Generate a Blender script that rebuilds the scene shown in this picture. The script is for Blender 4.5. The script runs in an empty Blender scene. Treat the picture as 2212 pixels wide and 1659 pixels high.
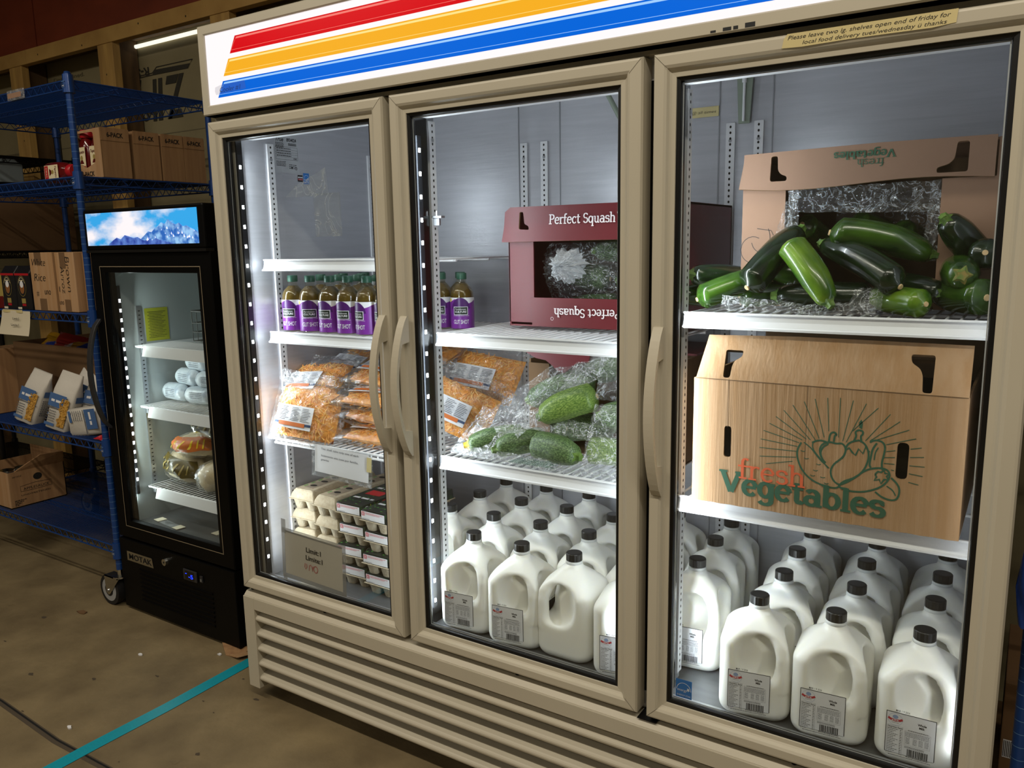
import bpy, math, random
import numpy as np
from mathutils import Vector, Matrix
R = math.radians
S = bpy.context.scene
COL = S.collection
rnd = random.Random(7)

# ---------------------------------------------------------------- camera, world, lights, exposure
def look(yaw, pitch, roll):
    cy, sy, cp, sp = math.cos(yaw), math.sin(yaw), math.cos(pitch), math.sin(pitch)
    f = Vector((-sy*cp, cy*cp, sp)); r = Vector((cy, sy, 0)); u = r.cross(f)
    r2 = r*math.cos(roll) + u*math.sin(roll); u2 = -r*math.sin(roll) + u*math.cos(roll)
    return Matrix((r2, u2, -f)).transposed().to_euler()
cam = bpy.data.cameras.new('camera'); co = bpy.data.objects.new('camera', cam); COL.objects.link(co)
co.location = (1.9811, -1.5037, 1.3941); co.rotation_euler = look(.5765, -.1713, -.0176)
cam.sensor_fit = 'HORIZONTAL'; cam.sensor_width = 36; cam.lens = 36*1733.95/2212; cam.clip_start = .02
S.camera = co
S.view_settings.view_transform = 'Standard'; S.view_settings.look = 'None'
S.view_settings.exposure = 0.0; S.view_settings.gamma = 1; S.view_settings.use_curve_mapping = False
W = bpy.data.worlds.new('world'); S.world = W; W.use_nodes = True
W.node_tree.nodes['Background'].inputs[0].default_value = (.9, .85, .75, 1)
W.node_tree.nodes['Background'].inputs[1].default_value = .03

def area(name, loc, to, sx, sy, power, col):
    l = bpy.data.lights.new(name, 'AREA'); l.shape = 'RECTANGLE'; l.size = sx; l.size_y = sy
    l.energy = power; l.color = col
    o = bpy.data.objects.new(name, l); COL.objects.link(o); o.location = loc
    d = Vector(to) - Vector(loc); o.rotation_euler = d.to_track_quat('-Z', 'Y').to_euler()
    return o
WARM = (1.0, .90, .74)
# overhead fluorescent fixtures of the room (long side along x)
area('ceiling_tube_light', (-.6, -1.45, 3.05), (-.6, -1.44, 0), 2.4, .12, 36, WARM)
area('ceiling_tube_light', (2.4, -1.45, 3.05), (2.4, -1.44, 0), 2.4, .12, 46, WARM)
area('ceiling_tube_light', (-3.2, -3.8, 3.55), (-3.2, -3.79, 0), 2.4, .12, 34, WARM)
area('ceiling_tube_light', (.8, -4.2, 3.55), (.8, -4.19, 0), 2.4, .12, 34, WARM)
# LED strips of the wide refrigerator (left wall, both sides of each mullion, right wall)
COOL = (.88, .95, 1.0)
LEDS = [((.064, .062), (.75, .66), 3.4), ((.6235, .057), (-.5, .85), 2.4), ((.6985, .057), (.55, .83), 4.3), ((1.293, .057), (-.5, .85), 2.3),
        ((1.3665, .057), (.55, .83), 4.8), ((1.922, .062), (-.5, .85), .12)]
for (x, y), (dx, dy), p in LEDS:
    l = area('fridge_led_light', (x, y, 1.05), (x+dx, y+dy, 1.05), .006, 1.22, p, COOL)
area('narrow_fridge_led_light', (-.880, .235, .86), (-.880+.6, .235+.6, .80), .006, .85, 1.8, (.84, .97, .93))

# ---------------------------------------------------------------- materials
MATS = {}
def srgb(h):
    if isinstance(h, str): h = [int(h[i:i+2], 16)/255 for i in (0, 2, 4)]
    return tuple((c/12.92 if c <= .04045 else ((c+.055)/1.055)**2.4) for c in h) + (1,)
def mat(name, col, rough=.5, metal=0, noise=0, nscale=20, stretch=(1, 1, 1), bump=0, bscale=None, col2=None, spec=.5, coat=0, sss=0, emit=0, contrast=(.35, .65), alpha=1, trans=0):
    m = bpy.data.materials.new(name); m.use_nodes = True; nt = m.node_tree; b = nt.nodes['Principled BSDF']
    c = srgb(col); b.inputs['Base Color'].default_value = c
    b.inputs['Roughness'].default_value = rough; b.inputs['Metallic'].default_value = metal
    b.inputs['Specular IOR Level'].default_value = spec; b.inputs['Coat Weight'].default_value = coat
    b.inputs['Alpha'].default_value = alpha; b.inputs['Transmission Weight'].default_value = trans
    if sss:
        b.inputs['Subsurface Weight'].default_value = sss; b.inputs['Subsurface Radius'].default_value = (.03, .028, .02); b.inputs['Subsurface Scale'].default_value = .6
    if emit and name.startswith('sign_'): b.inputs['Specular IOR Level'].default_value = .1
    if emit and name.startswith('sign_'): b.inputs['Base Color'].default_value = tuple(v*.12 for v in c[:3]) + (1,)
    if emit: b.inputs['Emission Color'].default_value = c; b.inputs['Emission Strength'].default_value = emit
    if noise or col2 or bump:
        tc = nt.nodes.new('ShaderNodeTexCoord'); mp = nt.nodes.new('ShaderNodeMapping'); mp.inputs['Scale'].default_value = stretch
        nt.links.new(tc.outputs['Object'], mp.inputs['Vector'])
    if noise or col2:
        n = nt.nodes.new('ShaderNodeTexNoise'); n.inputs['Scale'].default_value = nscale; n.inputs['Detail'].default_value = 6
        nt.links.new(mp.outputs[0], n.inputs['Vector'])
        r = nt.nodes.new('ShaderNodeValToRGB'); r.color_ramp.elements[0].position = contrast[0]; r.color_ramp.elements[1].position = contrast[1]
        r.color_ramp.elements[0].color = c
        r.color_ramp.elements[1].color = srgb(col2) if col2 else tuple(min(1, v*(1+noise)) for v in c[:3]) + (1,)
        nt.links.new(n.outputs['Fac'], r.inputs[0]); nt.links.new(r.outputs[0], b.inputs['Base Color'])
        if emit: nt.links.new(r.outputs[0], b.inputs['Emission Color'])
    if bump:
        n2 = nt.nodes.new('ShaderNodeTexNoise'); n2.inputs['Scale'].default_value = bscale or nscale; n2.inputs['Detail'].default_value = 5
        nt.links.new(mp.outputs[0], n2.inputs['Vector'])
        bp = nt.nodes.new('ShaderNodeBump'); bp.inputs['Strength'].default_value = bump; bp.inputs['Distance'].default_value = .004
        nt.links.new(n2.outputs['Fac'], bp.inputs['Height']); nt.links.new(bp.outputs[0], b.inputs['Normal'])
    MATS[name] = m
    return m
def glassmat(name, tint, gloss=1.0, rough=.0, haze=0, bump=0, bscale=30, fres=1.5, solid=False, crease=0, camt=.42):
    m = bpy.data.materials.new(name); m.use_nodes = True; nt = m.node_tree; nt.nodes.clear()
    out = nt.nodes.new('ShaderNodeOutputMaterial'); t = nt.nodes.new('ShaderNodeBsdfTransparent'); t.inputs[0].default_value = tint + (1,)
    g = nt.nodes.new('ShaderNodeBsdfGlossy'); g.inputs['Roughness'].default_value = rough; g.inputs[0].default_value = (gloss, gloss, gloss, 1)
    f = nt.nodes.new('ShaderNodeFresnel'); f.inputs[0].default_value = fres
    mx = nt.nodes.new('ShaderNodeMixShader'); nt.links.new(f.outputs[0], mx.inputs[0])
    gm = nt.nodes.new('ShaderNodeNewGeometry'); ma = nt.nodes.new('ShaderNodeMath'); ma.operation = 'MULTIPLY_ADD'; ma.inputs[1].default_value = 1/fres-fres; ma.inputs[2].default_value = fres
    nt.links.new(gm.outputs['Backfacing'], ma.inputs[0]); nt.links.new(ma.outputs[0], f.inputs[0]); nt.links.new(f.outputs[0], mx.inputs[0])
    if crease:   # white crease streaks: plastic whitening plus painted wrinkle highlights
        tc2 = nt.nodes.new('ShaderNodeTexCoord'); n3 = nt.nodes.new('ShaderNodeTexNoise'); n3.inputs['Scale'].default_value = crease; n3.inputs['Detail'].default_value = 3; n3.inputs['Distortion'].default_value = 1.6
        s1 = nt.nodes.new('ShaderNodeMath'); s1.operation = 'SUBTRACT'; s1.inputs[1].default_value = .5; ab = nt.nodes.new('ShaderNodeMath'); ab.operation = 'ABSOLUTE'
        rp = nt.nodes.new('ShaderNodeMapRange'); rp.inputs['From Min'].default_value = 0; rp.inputs['From Max'].default_value = .035; rp.inputs['To Min'].default_value = camt; rp.inputs['To Max'].default_value = haze
        nt.links.new(tc2.outputs['Object'], n3.inputs['Vector']); nt.links.new(n3.outputs['Fac'], s1.inputs[0]); nt.links.new(s1.outputs[0], ab.inputs[0]); nt.links.new(ab.outputs[0], rp.inputs['Value'])
    base = t
    if haze:
        d = nt.nodes.new('ShaderNodeBsdfDiffuse'); d.inputs[0].default_value = (.9, .92, .95, 1)
        m2 = nt.nodes.new('ShaderNodeMixShader'); m2.inputs[0].default_value = haze
        nt.links.new(t.outputs[0], m2.inputs[1]); nt.links.new(d.outputs[0], m2.inputs[2]); base = m2
        if crease: nt.links.new(rp.outputs[0], m2.inputs[0])
    nt.links.new(base.outputs[0], mx.inputs[1]); nt.links.new(g.outputs[0], mx.inputs[2]); nt.links.new(mx.outputs[0], out.inputs[0])
    if bump:
        tc = nt.nodes.new('ShaderNodeTexCoord'); n = nt.nodes.new('ShaderNodeTexNoise'); n.inputs['Scale'].default_value = bscale; n.inputs['Detail'].default_value = 4
        n.inputs['Distortion'].default_value = 1.2
        bp = nt.nodes.new('ShaderNodeBump'); bp.inputs['Strength'].default_value = bump; bp.inputs['Distance'].default_value = .01
        nt.links.new(tc.outputs['Object'], n.inputs['Vector']); nt.links.new(n.outputs['Fac'], bp.inputs['Height'])
        nt.links.new(bp.outputs[0], g.inputs['Normal']); nt.links.new(bp.outputs[0], f.inputs['Normal'])
    MATS[name] = m
    return m
mat('beige', 'bfb8a6', .38, noise=.04, nscale=3)
mat('seal_black', '0b0b0c', .35); mat('gloss_black', '0a0a0b', .16); mat('matte_black', '040404', .45, spec=.15)
mat('liner', 'b2b3b9', .34, .3, noise=.10, nscale=6, stretch=(1, 1, 14), bump=.12, bscale=8)
mat('liner_white', 'dcdde0', .4, .1)
mat('deck', '66686a', .35, .5, noise=.2, nscale=8, stretch=(1, 5, 1))
mat('wire_white', 'e8e9ec', .35); mat('steel', 'b4b6ba', .28, .9); mat('dull_steel', '9c9ea2', .4, .7)
mat('hole', '060606', .9)
mat('led', 'ffffff', emit=30); mat('led_lens', '1c1e22', .25)
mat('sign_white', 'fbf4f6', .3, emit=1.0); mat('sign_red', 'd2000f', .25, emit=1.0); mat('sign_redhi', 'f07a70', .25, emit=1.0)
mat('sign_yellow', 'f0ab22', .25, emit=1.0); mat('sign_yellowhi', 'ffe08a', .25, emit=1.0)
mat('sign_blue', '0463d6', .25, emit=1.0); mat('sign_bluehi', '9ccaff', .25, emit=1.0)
glassmat('door_glass', (.93, .95, .95), 1.0, 0, fres=1.42, solid=True)
glassmat('film', (.96, .97, .98), 1.0, .14, haze=.04, bump=1.0, bscale=45, fres=1.75, crease=30)
glassmat('film_soft', (.985, .985, .985), 1.0, .16, haze=.02, bump=.7, bscale=26, fres=1.6, crease=14, camt=.14)
glassmat('sleeve', (.9, .92, .93), 1.0, .1, haze=.10, bump=.6, bscale=18, fres=1.6, crease=12, camt=.3)
glassmat('bottle_clear', (.93, .93, .88), 1.0, .03, fres=1.45, solid=True)
mat('milk', 'f7f6ef', .33, sss=.25); mat('neck', 'e4e6e4', .35, sss=.15); mat('cap_black', '141516', .35)
mat('paper', 'e3e4e8', .55); mat('paper_cream', 'd9d0b8', .6); mat('ink', '101216', .6); mat('ink_grey', '5b5e66', .6); mat('ink_red', 'b8323a', .6); mat('ink_lightred', 'd9707a', .6)
mat('logo_blue', '8fa3c8', .6)
mat('card', 'a58059', .75, col2='906c4a', nscale=5, stretch=(9, 9, .6), bump=.15, bscale=60)
mat('card_light', 'b3906c', .75, col2='a98259', nscale=4, stretch=(14, 14, .5), bump=.25, bscale=14)
mat('card_dark', '6a4f33', .8, noise=.15, nscale=6, bump=.1, bscale=50)
mat('card_edge', '8a6a45', .85); mat('card_pink', '957560', .8, noise=.08, nscale=5)
mat('green_ink', '2f5d46', .65); mat('orange_ink', 'dc6238', .65); mat('dark_ink', '17140f', .7)
mat('red_box', '64151f', .42, noise=.06, nscale=5); mat('white_ink', 'e9dfe0', .5)
mat('red_box_dark', '5a1018', .5)
mat('zucc_dark', '0c180a', .22, col2='172c10', nscale=26, stretch=(1, 2, 2), coat=.3)
mat('zucc_mid', '14300c', .22, col2='44661a', nscale=14, stretch=(.8, 2, 2), coat=.3, contrast=(.35, .75))
mat('zucc_lime', '2b5414', .24, col2='749424', nscale=14, stretch=(.8, 2, 2), coat=.3, contrast=(.35, .75))
mat('zucc_speck', '2f4a24', .42, col2='7f9a62', nscale=420, stretch=(.45, 1, 1), contrast=(.42, .72), bump=.1, bscale=120)
mat('zucc_pale', '4f7029', .4, col2='9cb45c', nscale=380, stretch=(.45, 1, 1), contrast=(.4, .75), bump=.1, bscale=120)
mat('zucc_stem', '8f7a3c', .6, col2='5d7a34', nscale=90); mat('zucc_scar', 'd8b98a', .6); mat('zucc_tip', 'd8b92e', .5)
mat('pulp', 'b8ab92', .9, col2='a99a80', nscale=60, bump=.6, bscale=160)
mat('pulp_dark', '8f8270', .9, noise=.1, nscale=60, bump=.5, bscale=160)
mat('carton_print', '1c2420', .4, col2='2d4a25', nscale=45, contrast=(.55, .7)); mat('carton_green', '4f8f3a', .5); mat('badge_red', 'c0202a', .45)
mat('seal_green', '3f6b55', .5)
mat('cheese', 'fdb548', .45, col2='f5a234', nscale=60); mat('cheese_hi', 'ffcf6e', .42)
mat('cheese_core', 'f8b04a', .7, col2='d88a28', nscale=90, bump=1, bscale=120)
mat('label_orange', 'c96a28', .5); mat('label_blue', '23426e', .5)
mat('kombucha', '80682e', .12, trans=.45); mat('cap_green', '2c5a47', .4); mat('purple', '7a2f96', .35); mat('purple_dark', '4c1d66', .35); mat('label_yellow', 'e3cf3c', .4)
mat('badge_dark', '16251c', .4)
mat('blue_steel', '184286', .34, .25, coat=.3); mat('blue_steel_line', '5f86b8', .3, .2)
mat('black_wire', '0c0c0e', .35, .3); mat('chrome', 'd0d0cc', .16, 1); mat('rubber', '151517', .6); mat('wheel_grey', '9a9c9e', .45)
mat('concrete', '65573e', .66, col2='8a7a5a', nscale=4.5, contrast=(.3, .72), bump=.45, bscale=40)
mat('joint', '4a4033', .9); mat('tape_teal', '1090a4', .38, noise=.15, nscale=60, stretch=(1, 8, 1))
mat('wood', 'c09a58', .7, col2='a88246', nscale=4, stretch=(1.2, 6, 1.2), bump=.1)
mat('wood_v', 'c09a56', .7, col2='a07c44', nscale=4, stretch=(7, 7, .7), bump=.1)
mat('wood_dark', '6a5030', .75, col2='4b3720', nscale=5, stretch=(4, 4, .8))
mat('sheathing', '8f8565', .75, col2='7d7457', nscale=2, bump=.05); mat('sheath_ink', '2e2c24', .7); mat('sheath_line', '6f6850', .8)
mat('red_panel', '85391f', .5, col2='6a2a18', nscale=3, stretch=(1, 1, 2), contrast=(.3, .7)); mat('wall_grey', '8e8878', .8)
mat('strip_white', 'fffbe8', emit=1.1)
mat('ketchup', '5c0d0f', .15, coat=.4); mat('ketchup_cap', 'b01622', .35); mat('label_cream', 'e2d5b0', .5)
mat('coffee_black', '17171b', .3); mat('coffee_brown', '8b5a30', .5); mat('gold', '9d8a4a', .4)
mat('bag_white', 'c9c5bd', .5, noise=.06, nscale=12, bump=.4, bscale=30); mat('bag_blue', '45679a', .5); mat('pasta', 'a87b2c', .6, col2='c99c48', nscale=70, bump=.6, bscale=90)
mat('tortilla', 'c9b896', .5, noise=.2, nscale=30); mat('bag_olive', '3b3512', .35, col2='5c4d16', nscale=20); mat('bag_orange', 'c96a24', .35); mat('bag_yellow', 'e8c81e', .35)
mat('meat_wrap', 'c3cbd2', .3, col2='9aa5b5', nscale=30, contrast=(.5, .7), bump=.3, bscale=30)
mat('sheet_yellow', '9ea022', .6); mat('dark_basket', '3c3d3a', .5)
mat('sky_picture', '2f9be0', .4, col2='e8e6f0', nscale=5.5, stretch=(1, 1, 2.2), emit=.75, contrast=(.42, .6))
mat('mountain_picture', '2a62b8', .4, col2='8fbff0', nscale=34, emit=.7, contrast=(.42, .62)); mat('mountain_low', '2b44a0', .4, col2='5f86d8', nscale=40, emit=.65)
mat('lcd_blue', '1430ff', .3, emit=3.0)
mat('bluebag', '0b2760', .3, bump=.5, bscale=12)
mat('snack', 'b88a18', .35, col2='2a3f9a', nscale=9, contrast=(.5, .55)); mat('snack2', 'a02a24', .35, col2='c9c0c0', nscale=12, contrast=(.55, .6))
mat('note_tape', 'cfc08a', .5, noise=.05, nscale=10); mat('bluetape', '5f86c8', .4)
mat('tank_grey', '7f8a7c', .5)
mat('sign_grey', 'c0b8ac', .6); mat('sleeve_grey', '8f8d8a', .35, alpha=.75); mat('carton_green_hi', '5fa03c', .5); mat('tag_grey', 'b3b6ba', .45); mat('energy_blue', '2673c0', .4); mat('slot_shade', '2a251d', .8)
glassmat('tape_see', (.80, .82, .84), .6, .3, haze=.02)
mat('zucc_calyx', '6c8a3c', .5, col2='3f5f22', nscale=80); glassmat('film_white', (.8, .82, .85), 1.0, .2, haze=.45, bump=.6, bscale=60, fres=1.6)
mat('fridge_liner', 'a9b0b0', .35, .2, noise=.06, nscale=5); mat('door_trim', '8a7d68', .4); mat('handle_black', '2c2c2e', .4); mat('snow_picture', 'e8ecff', .4, emit=.8); mat('bag_grey', '8f9ba0', .5)
# ---------------------------------------------------------------- object helpers
ORG = {}
def tag(o, label=None, cat=None, group=None, kind=None):
    if label: o['label'] = label
    if cat: o['category'] = cat
    if group: o['group'] = group
    if kind: o['kind'] = kind
    return o
def thing(name, label, cat, loc=(0, 0, 0), rot=0, group=None):
    o = bpy.data.objects.new(name, None); COL.objects.link(o); o.empty_display_size = .05
    o.location = loc
    if isinstance(rot, (tuple, list)): o.rotation_euler = rot
    else: o.rotation_euler = (0, 0, rot)
    return tag(o, label, cat, group)
def at_world(name, label, cat, loc, group=None):
    """a thing whose parts are given in world coordinates; the Empty stands at loc"""
    o = thing(name, label, cat, loc, 0, group); ORG[o.name] = Vector(loc); return o
def children(o): return [c for c in bpy.data.objects if c.parent == o]
KIDS = {}
def copy_tree(o, loc=None, rot=None, label=None, group=None, parent=None):
    c = o.copy(); COL.objects.link(c)
    if parent is not None: c.parent = parent
    if loc is not None: c.location = loc
    if rot is not None: c.rotation_euler = rot if isinstance(rot, (tuple, list)) else (0, 0, rot)
    if label: c['label'] = label
    if group: c['group'] = group
    for ch in KIDS.get(o.name, []):
        copy_tree(ch, parent=c)
    return c
TEXTS = {}
def text_mesh(s, bold=0, shear=0, space=1.0, res=3):
    k = (s, bold, shear, space)
    if k in TEXTS: return TEXTS[k]
    cu = bpy.data.curves.new('t', 'FONT'); cu.body = s; cu.size = 1; cu.offset = bold; cu.shear = shear; cu.space_character = space
    cu.resolution_u = res; cu.fill_mode = 'FRONT'
    ob = bpy.data.objects.new('t', cu); me = bpy.data.meshes.new_from_object(ob)
    v = np.array([tuple(p.co) for p in me.vertices]).reshape(-1, 3); f = [tuple(p.vertices) for p in me.polygons]
    bpy.data.objects.remove(ob); bpy.data.curves.remove(cu); bpy.data.meshes.remove(me)
    if len(v): w0, w1 = v[:, 0].min(), v[:, 0].max()
    else: w0 = w1 = 0
    TEXTS[k] = (v, f, w0, w1); return TEXTS[k]
# hand-made slab-serif letters: strokes (polylines) with weight, unit em
def arc(cx, cy, rx, ry, a0, a1, n=14): return [(cx+rx*math.cos(R(a0+(a1-a0)*i/n)), cy+ry*math.sin(R(a0+(a1-a0)*i/n))) for i in range(n+1)]
SL = {  # advance, strokes, slabs(x0,x1,y)
 'V': (.74, [[(.08, .72), (.36, .02)], [(.38, .02), (.64, .72)]], [(-.02, .22, .72), (.52, .76, .72)]),
 'e': (.52, [arc(.26, .25, .20, .24, 10, 320), [(.06, .27), (.46, .27)]], []),
 'g': (.56, [arc(.24, .26, .18, .23, 0, 360), [(.44, .46), (.44, -.08)], arc(.25, -.08, .19, .14, 0, -160)], [(.40, .54, .48)]),
 't': (.38, [[(.16, .66), (.16, .12)], arc(.25, .12, .09, .10, 180, 340)], [(.02, .34, .48)]),
 'a': (.54, [arc(.23, .15, .17, .14, 0, 360), [(.42, .34), (.42, .03)], arc(.25, .33, .17, .16, 0, 150)], [(.40, .54, .02)]),
 'b': (.56, [[(.12, .74), (.12, .02)], arc(.30, .25, .19, .23, -180, 180)], [(0, .14, .73)]),
 'l': (.30, [[(.14, .74), (.14, .02)]], [(0, .16, .73), (.02, .28, .02)]),
 's': (.46, [arc(.23, .37, .16, .11, 20, 270, 12) + arc(.23, .14, .17, .13, 90, -160, 12)], [(.36, .41, .40)]),
 'f': (.36, [[(.14, .60), (.14, .02)], arc(.25, .60, .11, .13, 180, 40)], [(0, .32, .46), (.04, .28, .02)]),
 'r': (.42, [[(.12, .46), (.12, .02)], arc(.28, .32, .16, .15, 170, 50)], [(.0, .14, .47), (.02, .26, .02)]),
 'h': (.58, [[(.12, .74), (.12, .02)], arc(.28, .32, .16, .15, 180, 0), [(.44, .32), (.44, .02)]], [(0, .14, .73), (.02, .22, .02), (.34, .54, .02)]),
 'P': (.60, [[(.14, .72), (.14, .02)], [(.14, .70), (.32, .70)] + arc(.34, .53, .18, .17, 90, -90) + [(.14, .36)]], [(.02, .3, .72), (.02, .28, .02)]),
 'c': (.48, [arc(.26, .25, .20, .24, 40, 320)], []),
 'S': (.54, [arc(.27, .54, .19, .17, 20, 270, 12) + arc(.27, .20, .20, .18, 90, -165, 12)], []),
 'q': (.56, [arc(.24, .25, .18, .23, 0, 360), [(.44, .48), (.44, -.22)]], [(.34, .54, -.22)]),
 'u': (.58, [[(.12, .46), (.12, .20)], arc(.27, .18, .15, .16, 180, 360), [(.42, .48), (.42, .02)]], [(.02, .14, .47), (.32, .44, .47), (.42, .54, .02)]),
 ' ': (.28, [], []),
}
def slab_polys(s, w):
    out = []; x = 0
    for ch in s:
        adv, strokes, slabs = SL[ch]
        for st in strokes:
            n = len(st); L = []; Rr = []
            for i in range(n):
                a = st[max(0, i-1)]; b = st[min(n-1, i+1)]; dx, dy = b[0]-a[0], b[1]-a[1]; l = math.hypot(dx, dy) or 1
                # vertical strokes heavier than horizontals
                ww = w*(.55+.45*abs(dy/l)); nx, ny = -dy/l*ww/2, dx/l*ww/2
                L.append((x+st[i][0]+nx, st[i][1]+ny)); Rr.append((x+st[i][0]-nx, st[i][1]-ny))
            for i in range(n-1): out.append([L[i], Rr[i], Rr[i+1], L[i+1]])
        for a, b, y in slabs: out.append([(x+a-.02, y-.025-w*.12), (x+b+.02, y-.025-w*.12), (x+b+.02, y+.025), (x+a-.02, y+.025)])
        x += adv
    return out, x
def rslot(pts, r=.004):
    """round the corners of a polygon"""
    out = []; n = len(pts)
    for i in range(n):
        a, b, c = Vector(pts[i-1]), Vector(pts[i]), Vector(pts[(i+1) % n]); u = (a-b); v = (c-b); q = min(r, u.length*.45, v.length*.45)
        p0 = b+u.normalized()*q; p1 = b+v.normalized()*q
        for k in range(4): t = k/3; out.append(tuple(p0*(1-t)**2+b*2*t*(1-t)+p1*t*t))
    return out
class MB:
    def __init__(s): s.v = []; s.f = []; s.m = []; s.sm = []; s.mats = []; s.T = None
    def mi(s, n):
        if n not in s.mats: s.mats.append(n)
        return s.mats.index(n)
    def add(s, vs, fs, m, smooth=False):
        k = len(s.v); mi = s.mi(m)
        if s.T is not None: vs = [tuple(s.T @ Vector(p)) for p in vs]
        s.v.extend([tuple(p) for p in vs]); s.f.extend([tuple(i+k for i in f) for f in fs]); s.m.extend([mi]*len(fs)); s.sm.extend([smooth]*len(fs))
        return s
    def box(s, x0, x1, y0, y1, z0, z1, m):
        v = [(x, y, z) for z in (z0, z1) for y in (y0, y1) for x in (x0, x1)]
        return s.add(v, [(0, 2, 3, 1), (4, 5, 7, 6), (0, 1, 5, 4), (2, 6, 7, 3), (0, 4, 6, 2), (1, 3, 7, 5)], m)
    def quad(s, pts, m): return s.add(pts, [tuple(range(len(pts)))], m)
    def rings(s, rings, m, closed=True, cap=True, smooth=True, capm=None):
        n = len(rings[0]); vs = [p for r in rings for p in r]; fs = []
        for i in range(len(rings)-1):
            for j in range(n if closed else n-1):
                a = i*n+j; b = i*n+(j+1) % n; fs.append((a, b, b+n, a+n))
        s.add(vs, fs, m, smooth)
        if cap and closed:
            s.add(list(rings[0]), [tuple(range(n-1, -1, -1))], capm or m); s.add(list(rings[-1]), [tuple(range(n))], capm or m)
        return s
    def cyl(s, p0, p1, r0, r1=None, n=12, m='steel', cap=True, smooth=True, capm=None):
        r1 = r0 if r1 is None else r1
        p0, p1 = Vector(p0), Vector(p1); d = (p1-p0).normalized(); u = d.orthogonal().normalized(); w = d.cross(u)
        rr = [[tuple(p + (u*math.cos(2*math.pi*i/n) + w*math.sin(2*math.pi*i/n))*r) for i in range(n)] for p, r in ((p0, r0), (p1, r1))]
        return s.rings(rr, m, cap=cap, smooth=smooth, capm=capm)
    def tube(s, pts, r, n=6, m='steel', rs=None):
        pts = [Vector(p) for p in pts]; rr = []; u = None
        for i, p in enumerate(pts):
            d = (pts[min(i+1, len(pts)-1)]-pts[max(i-1, 0)]).normalized()
            u = (u - d*u.dot(d)).normalized() if u is not None and (u - d*u.dot(d)).length > 1e-6 else d.orthogonal().normalized()
            w = d.cross(u); q = rs[i] if rs else r
            rr.append([tuple(p + (u*math.cos(2*math.pi*k/n) + w*math.sin(2*math.pi*k/n))*q) for k in range(n)])
        return s.rings(rr, m)
    def lathe(s, prof, m, n=24, c=(0, 0), cap=True, mats=None):
        rr = [[(c[0]+r*math.cos(2*math.pi*i/n), c[1]+r*math.sin(2*math.pi*i/n), z) for i in range(n)] for r, z in prof]
        return s.rings(rr, m, cap=cap)
    def extrude_x(s, prof, x0, x1, m, smooth=False):   # prof: closed list of (y,z)
        return s.rings([[(x0, y, z) for y, z in prof], [(x1, y, z) for y, z in prof]], m, smooth=smooth)
    def grid(s, fn, nu, nv, m, smooth=True, skip=None):
        vs = [tuple(fn(i/nu, j/nv)) for j in range(nv+1) for i in range(nu+1)]
        fs = [(j*(nu+1)+i, j*(nu+1)+i+1, (j+1)*(nu+1)+i+1, (j+1)*(nu+1)+i) for j in range(nv) for i in range(nu) if not (skip and skip(i, j))]
        return s.add(vs, fs, m, smooth)
    def plane_pts(s, o, ux, uy):
        o, ux, uy = Vector(o), Vector(ux), Vector(uy)
        return lambda x, y: tuple(o + ux*x + uy*y)
    def rect(s, o, ux, uy, x0, x1, y0, y1, m):
        P = s.plane_pts(o, ux, uy); return s.quad([P(x0, y0), P(x1, y0), P(x1, y1), P(x0, y1)], m)
    def poly(s, o, ux, uy, pts, m):
        P = s.plane_pts(o, ux, uy); return s.quad([P(*p) for p in pts], m)
    def panel(s, o, ux, uy, outer, holes, th, m, em=None):
        from mathutils.geometry import tessellate_polygon
        P = s.plane_pts(o, ux, uy); nr = Vector(ux).cross(Vector(uy)).normalized()*-th
        loops = [list(outer)]+[list(h) for h in holes]; flat = [p for q in loops for p in q]
        tri = tessellate_polygon([[Vector((a, b, 0)) for a, b in q] for q in loops])
        F0 = [P(a, b) for a, b in flat]; F1 = [tuple(Vector(p)+nr) for p in F0]; n = len(flat)
        s.add(F0+F1, [tuple(t) for t in tri]+[tuple(i+n for i in reversed(t)) for t in tri], m)
        k = 0
        for q in loops:
            c = len(q); s.add(F0[k:k+c]+F1[k:k+c], [(i, (i+1) % c, (i+1) % c+c, i+c) for i in range(c)], em or m); k += c
        return s
    def frame(s, o, ux, uy, x0, x1, y0, y1, t, m):
        s.rect(o, ux, uy, x0, x1, y0, y0+t, m); s.rect(o, ux, uy, x0, x1, y1-t, y1, m)
        s.rect(o, ux, uy, x0, x0+t, y0+t, y1-t, m); return s.rect(o, ux, uy, x1-t, x1, y0+t, y1-t, m)
    def line(s, o, ux, uy, pts, w, m):
        P = s.plane_pts(o, ux, uy); n = len(pts)
        L, Rr = [], []
        for i in range(n):
            a = pts[max(0, i-1)]; b = pts[min(n-1, i+1)]; dx, dy = b[0]-a[0], b[1]-a[1]; l = math.hypot(dx, dy) or 1
            L.append((pts[i][0]-dy/l*w/2, pts[i][1]+dx/l*w/2)); Rr.append((pts[i][0]+dy/l*w/2, pts[i][1]-dx/l*w/2))
        s.lc = getattr(s, 'lc', 0) + 1; nr = Vector(ux).cross(Vector(uy)).normalized()*(1.5e-5*(s.lc % 16)); Q = lambda q: tuple(Vector(P(*q))+nr)
        for i in range(n-1): s.quad([Q(Rr[i]), Q(Rr[i+1]), Q(L[i+1]), Q(L[i])], m)
        return s
    def disc(s, o, ux, uy, cx, cy, rx, ry, m, n=20):
        return s.poly(o, ux, uy, [(cx+rx*math.cos(2*math.pi*i/n), cy+ry*math.sin(2*math.pi*i/n)) for i in range(n)], m)
    def ring2(s, o, ux, uy, cx, cy, rx, ry, w, m, n=24, a0=0, a1=360):
        return s.line(o, ux, uy, [(cx+rx*math.cos(R(a0+(a1-a0)*i/n)), cy+ry*math.sin(R(a0+(a1-a0)*i/n))) for i in range(n+1)], w, m)
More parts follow.
